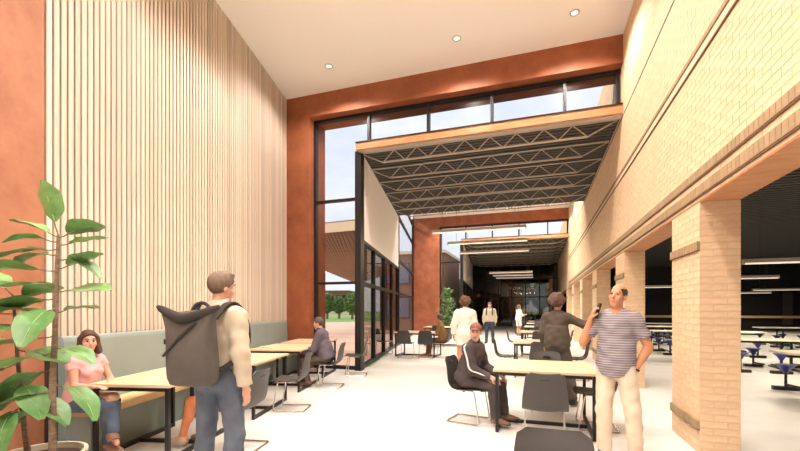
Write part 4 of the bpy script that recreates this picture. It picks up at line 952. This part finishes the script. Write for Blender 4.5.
# azimuth 19 = to the right of the picture, 199 = to the left, 289 = towards us
stem([(.09, .03, .31), (.085, .03, .85), (.10, .04, 1.3), (.125, .035, 1.72), (.15, .03, 2.0)], .028, .010, [
    (1.0, 280, 72, 3, 1.05), (.985, 205, 28, 0, .85), (.98, 15, 22, 0, .92), (.95, 230, 12, 1, .78), (.93, 25, 10, 3, .95), (.90, 215, -4, 0, 1.0), (.86, 195, 5, 1, .9), (.83, 20, 2, 4, .8),
    (.77, 15, 18, 3, 1.0), (.76, 225, 5, 2, 1.1), (.70, 250, -6, 2, 1.15), (.66, 10, 5, 2, 1.0), (.63, 205, -6, 0, 1.0), (.59, 300, -12, 4, 1.0), (.56, 200, 10, 2, 1.0), (.57, 18, 14, 0, .8),
    (.47, 215, -8, 2, 1.15), (.40, 240, -15, 2, 1.2), (.42, 12, -4, 1, .85), (.33, 200, -14, 4, 1.1), (.27, 15, -10, 4, 1.05), (.25, 230, -12, 0, 1.1), (.20, 205, -20, 1, 1.1)])
stem([(-.10, -.02, .31), (-.15, -.03, .7), (-.19, -.04, 1.1), (-.22, -.05, 1.55)], .022, .010, [
    (1.0, 190, 40, 0, 1.), (.97, 20, 25, 0, .95), (.9, 240, 5, 2, 1.), (.84, 320, 0, 2, .9), (.76, 200, -10, 2, 1.1), (.70, 15, -6, 0, 1.), (.62, 280, -14, 2, 1.2), (.50, 350, -14, 4, .9), (.48, 210, -18, 4, 1.1), (.42, 20, -18, 1, 1.05), (.36, 300, -20, 4, 1.0)])
# far potted plant
pt = thing('potted_shrub', 'distant bushy potted plant beside the rust pier', 'plant', (-4.1, 19.2, 0))
MB().lathe([(.2, 0), (.26, .4), (.28, .45), (.25, .45), (.02, .42)], 20).build('pot', 'brownb', pt, True)
MB().tube([(0, 0, .4), (.03, .02, 1.2), (0, 0, 2.1)], [.03, .02, .01], 6).build('stem', 'bark', pt)
mb = MB()
for i in range(430):
    z = random.uniform(.55, 2.45); a = random.uniform(0, 6.28); rr = random.uniform(.05, .42)*(1.15-abs(z-1.4)/1.5); p = Vector((math.cos(a)*rr, math.sin(a)*rr, z))
    rot = Matrix.Rotation(random.uniform(0, 6.28), 3, 'Z') @ Matrix.Rotation(random.uniform(-.8, .8), 3, 'X'); s = random.uniform(.7, 1.2)
    mb.add([p+rot @ Vector(v)*s for v in ((0, 0, 0), (.05, .08, .012), (0, .2, 0), (-.05, .08, .012), (0, .1, -.004))], [(0, 1, 2), (0, 2, 3), (0, 4, 1), (1, 4, 2), (2, 4, 3), (3, 4, 0)])
tag(mb.build('foliage', 'leaf', pt), kind='stuff')

# ------------------------------------------------------------------ outside
tag(MB().prism([(-160, -60), (140, -60), (140, 260), (-160, 260)], -.16, -.10).build('ground', 'grass'), 'grass beyond the paved forecourt', kind='structure')
tag(MB().prism([(-60, -8), (-1, -8), (-4.2, 9), (-5.6, 15.3), (-7.2, 24), (-7.2, 58), (-10, 58), (-22, 41), (-60, 28)], -.09, -.06).build('ground_paving', 'paving'), 'pinkish paved forecourt outside the windows', kind='structure')
tag(MB().prism([(-80, 60), (40, 110), (40, 113), (-80, 63)], -.09, -.05).build('ground_path', 'stone'), 'pale path crossing the lawn', kind='structure')
cn = thing('entrance_canopy', 'timber lined canopy outside the tall side light', 'canopy', (-6, 11, 3.6))
P4 = [(-6.9, 10.35), (-4.25, 10.15), (-10.6, 27.0), (-15.2, 29.5), (-12.6, 19.6)]
P4 = [(-7.6, 10.35), (-4.42, 10.15), (-14.6, 31.6), (-10.9, 18.7)]
P4 = [(-7.6, 10.3), (-4.42, 10.0), (-7.4, 22.0), (-14.66, 31.6), (-10.87, 18.6)]
n_ = 26
o_ = MB().prism([(x+6, y-11) for x, y in P4], .04, .30).build('roof_slab', 'timber', cn)
e0, e1 = Vector((-1.6, -.70, 0)), Vector((1.58, -1.0, 0))
MB().bar(e0+Vector((0, 0, .13)), e1+Vector((0, 0, .13)), .06, .26).build('fascia', 'stone', cn)
for i in range(n_):      # soffit boards running away from the wall
    p0 = e0.lerp(e1, (i+.5)/n_); p1 = Vector((-4.87, 7.6, 0)).lerp(Vector((-1.4, 11.0, 0)), (i+.5)/n_)
    if i < n_*.72: p1 = Vector((-4.87, 7.6, 0)).lerp(Vector((-8.66, 20.6, 0)), (i+.5)/(n_*.72))
    else: p1 = Vector((-8.66, 20.6, 0)).lerp(Vector((-1.4, 11.0, 0)), (i+.5-n_*.72)/(n_*.28))
    MB().bar(p0+Vector((0, 0, .02)), p1+Vector((0, 0, .02)), .085, .03).build('soffit_board', 'timber', cn)
for s, x, y in ((0, -12.2, 21.5), (1, -7.8, 12.0)): B(x+6-.1, x+6+.1, y-11-.1, y-11+.1, -3.66, .04).build('post', 'brownb', cn)
def tree(x, y, hgt, w, lab):
    t = thing('lawn_tree', lab, 'tree', (x, y, -.1), 0, 'lawn trees')
    MB().tube([(0, 0, 0), (.1, 0, hgt*.35), (0, .1, hgt*.75)], [.22, .16, .06], 7).build('trunk', 'bark', t)
    mb = MB()
    for i in range(900):
        a = random.uniform(0, 6.28); u = random.uniform(-1, 1); r_ = random.uniform(.55, 1)**.5; c_ = math.sqrt(1-u*u)
        p = Vector((math.cos(a)*c_*r_*w, math.sin(a)*c_*r_*w, hgt*.62+u*r_*hgt*.38)); s = random.uniform(.25, .5)
        rot = Matrix.Rotation(random.uniform(0, 6.28), 3, 'Z') @ Matrix.Rotation(random.uniform(0, 3.1), 3, 'X')
        mb.add([p+rot @ Vector(v)*s for v in ((-.5, -.5, 0), (.5, -.4, .1), (.45, .5, 0), (-.5, .4, .12), (0, 0, -.15))], [(0, 1, 2, 3), (0, 4, 1), (1, 4, 2), (2, 4, 3), (3, 4, 0)])
    tag(mb.build('crown', 'tree', t), kind='stuff')
def bear(u, t_):
    r_ = (u-400)/CAM_F; s_, c_ = math.sin(CAM_A), math.cos(CAM_A); return ((r_*c_-s_)*t_, (r_*s_+c_)*t_)
for u, d, h_, w, lab in ((327, 62, 4.0, 1.15, 'round green tree on the lawn seen left in the side light'), (339, 66, 3.6, 1.0, 'round green tree on the lawn in the middle of the side light'), (352, 60, 4.0, 1.1, 'round green tree on the lawn beside the black corner post'),
        (500, 66, 6.5, 1.6, 'dark tree beyond the far end window, left'), (521, 74, 7.0, 2.0, 'dark tree beyond the far end window, middle'), (541, 66, 6.0, 1.6, 'dark tree beyond the far end window, right'),
        (408, 60, 6, 2.2, 'tree seen through the narrow curtain wall')):
    x, y = bear(u, d); tree(x, y, h_, w, lab)
x, y = bear(336, 105)
bd = thing('brown_building', 'distant flat roofed brown building behind the lawn trees', 'building', (x, y, -.1), R(10))
B(-5.5, 4.5, -4, 4, 0, 5.9).build('wall', 'brownb', bd); B(-5.7, 4.7, -4.2, 4.2, 5.9, 6.2).build('roof', 'timber', bd)
for i in range(6): B(-5+i*1.6, -4.2+i*1.6, -4.06, -3.98, 1, 5).build('window', 'blackmat', bd)
B(-5.8, 4.8, -4.6, -4.45, 0, 1.0).build('low_wall', 'stone', bd)
bd = thing('brown_wing', 'dark brown neighbouring wing seen through the glazing beside the rust pier', 'building', (-9, 30, -.1))
B(-1.7, 3.0, -3, 3, 0, 5.4).build('wall', 'brownb', bd); B(-1.8, 3.1, -3.1, 3.1, 5.4, 5.6).build('roof', 'stone', bd)
for z in (.9, 3.3):
    for i in range(4):
        w_ = B(-1.50+i*1.15, -.60+i*1.15, -3.05, -2.98, z, z+1.5).build('window', 'black', bd)
        B(-1.44+i*1.15, -.66+i*1.15, -3.06, -3.05, z+.06, z+1.44).build('pane', mat('blue_window_glass', (.10, .14, .24), .15) if not i and z < 1 else bpy.data.materials['blue_window_glass'], w_)
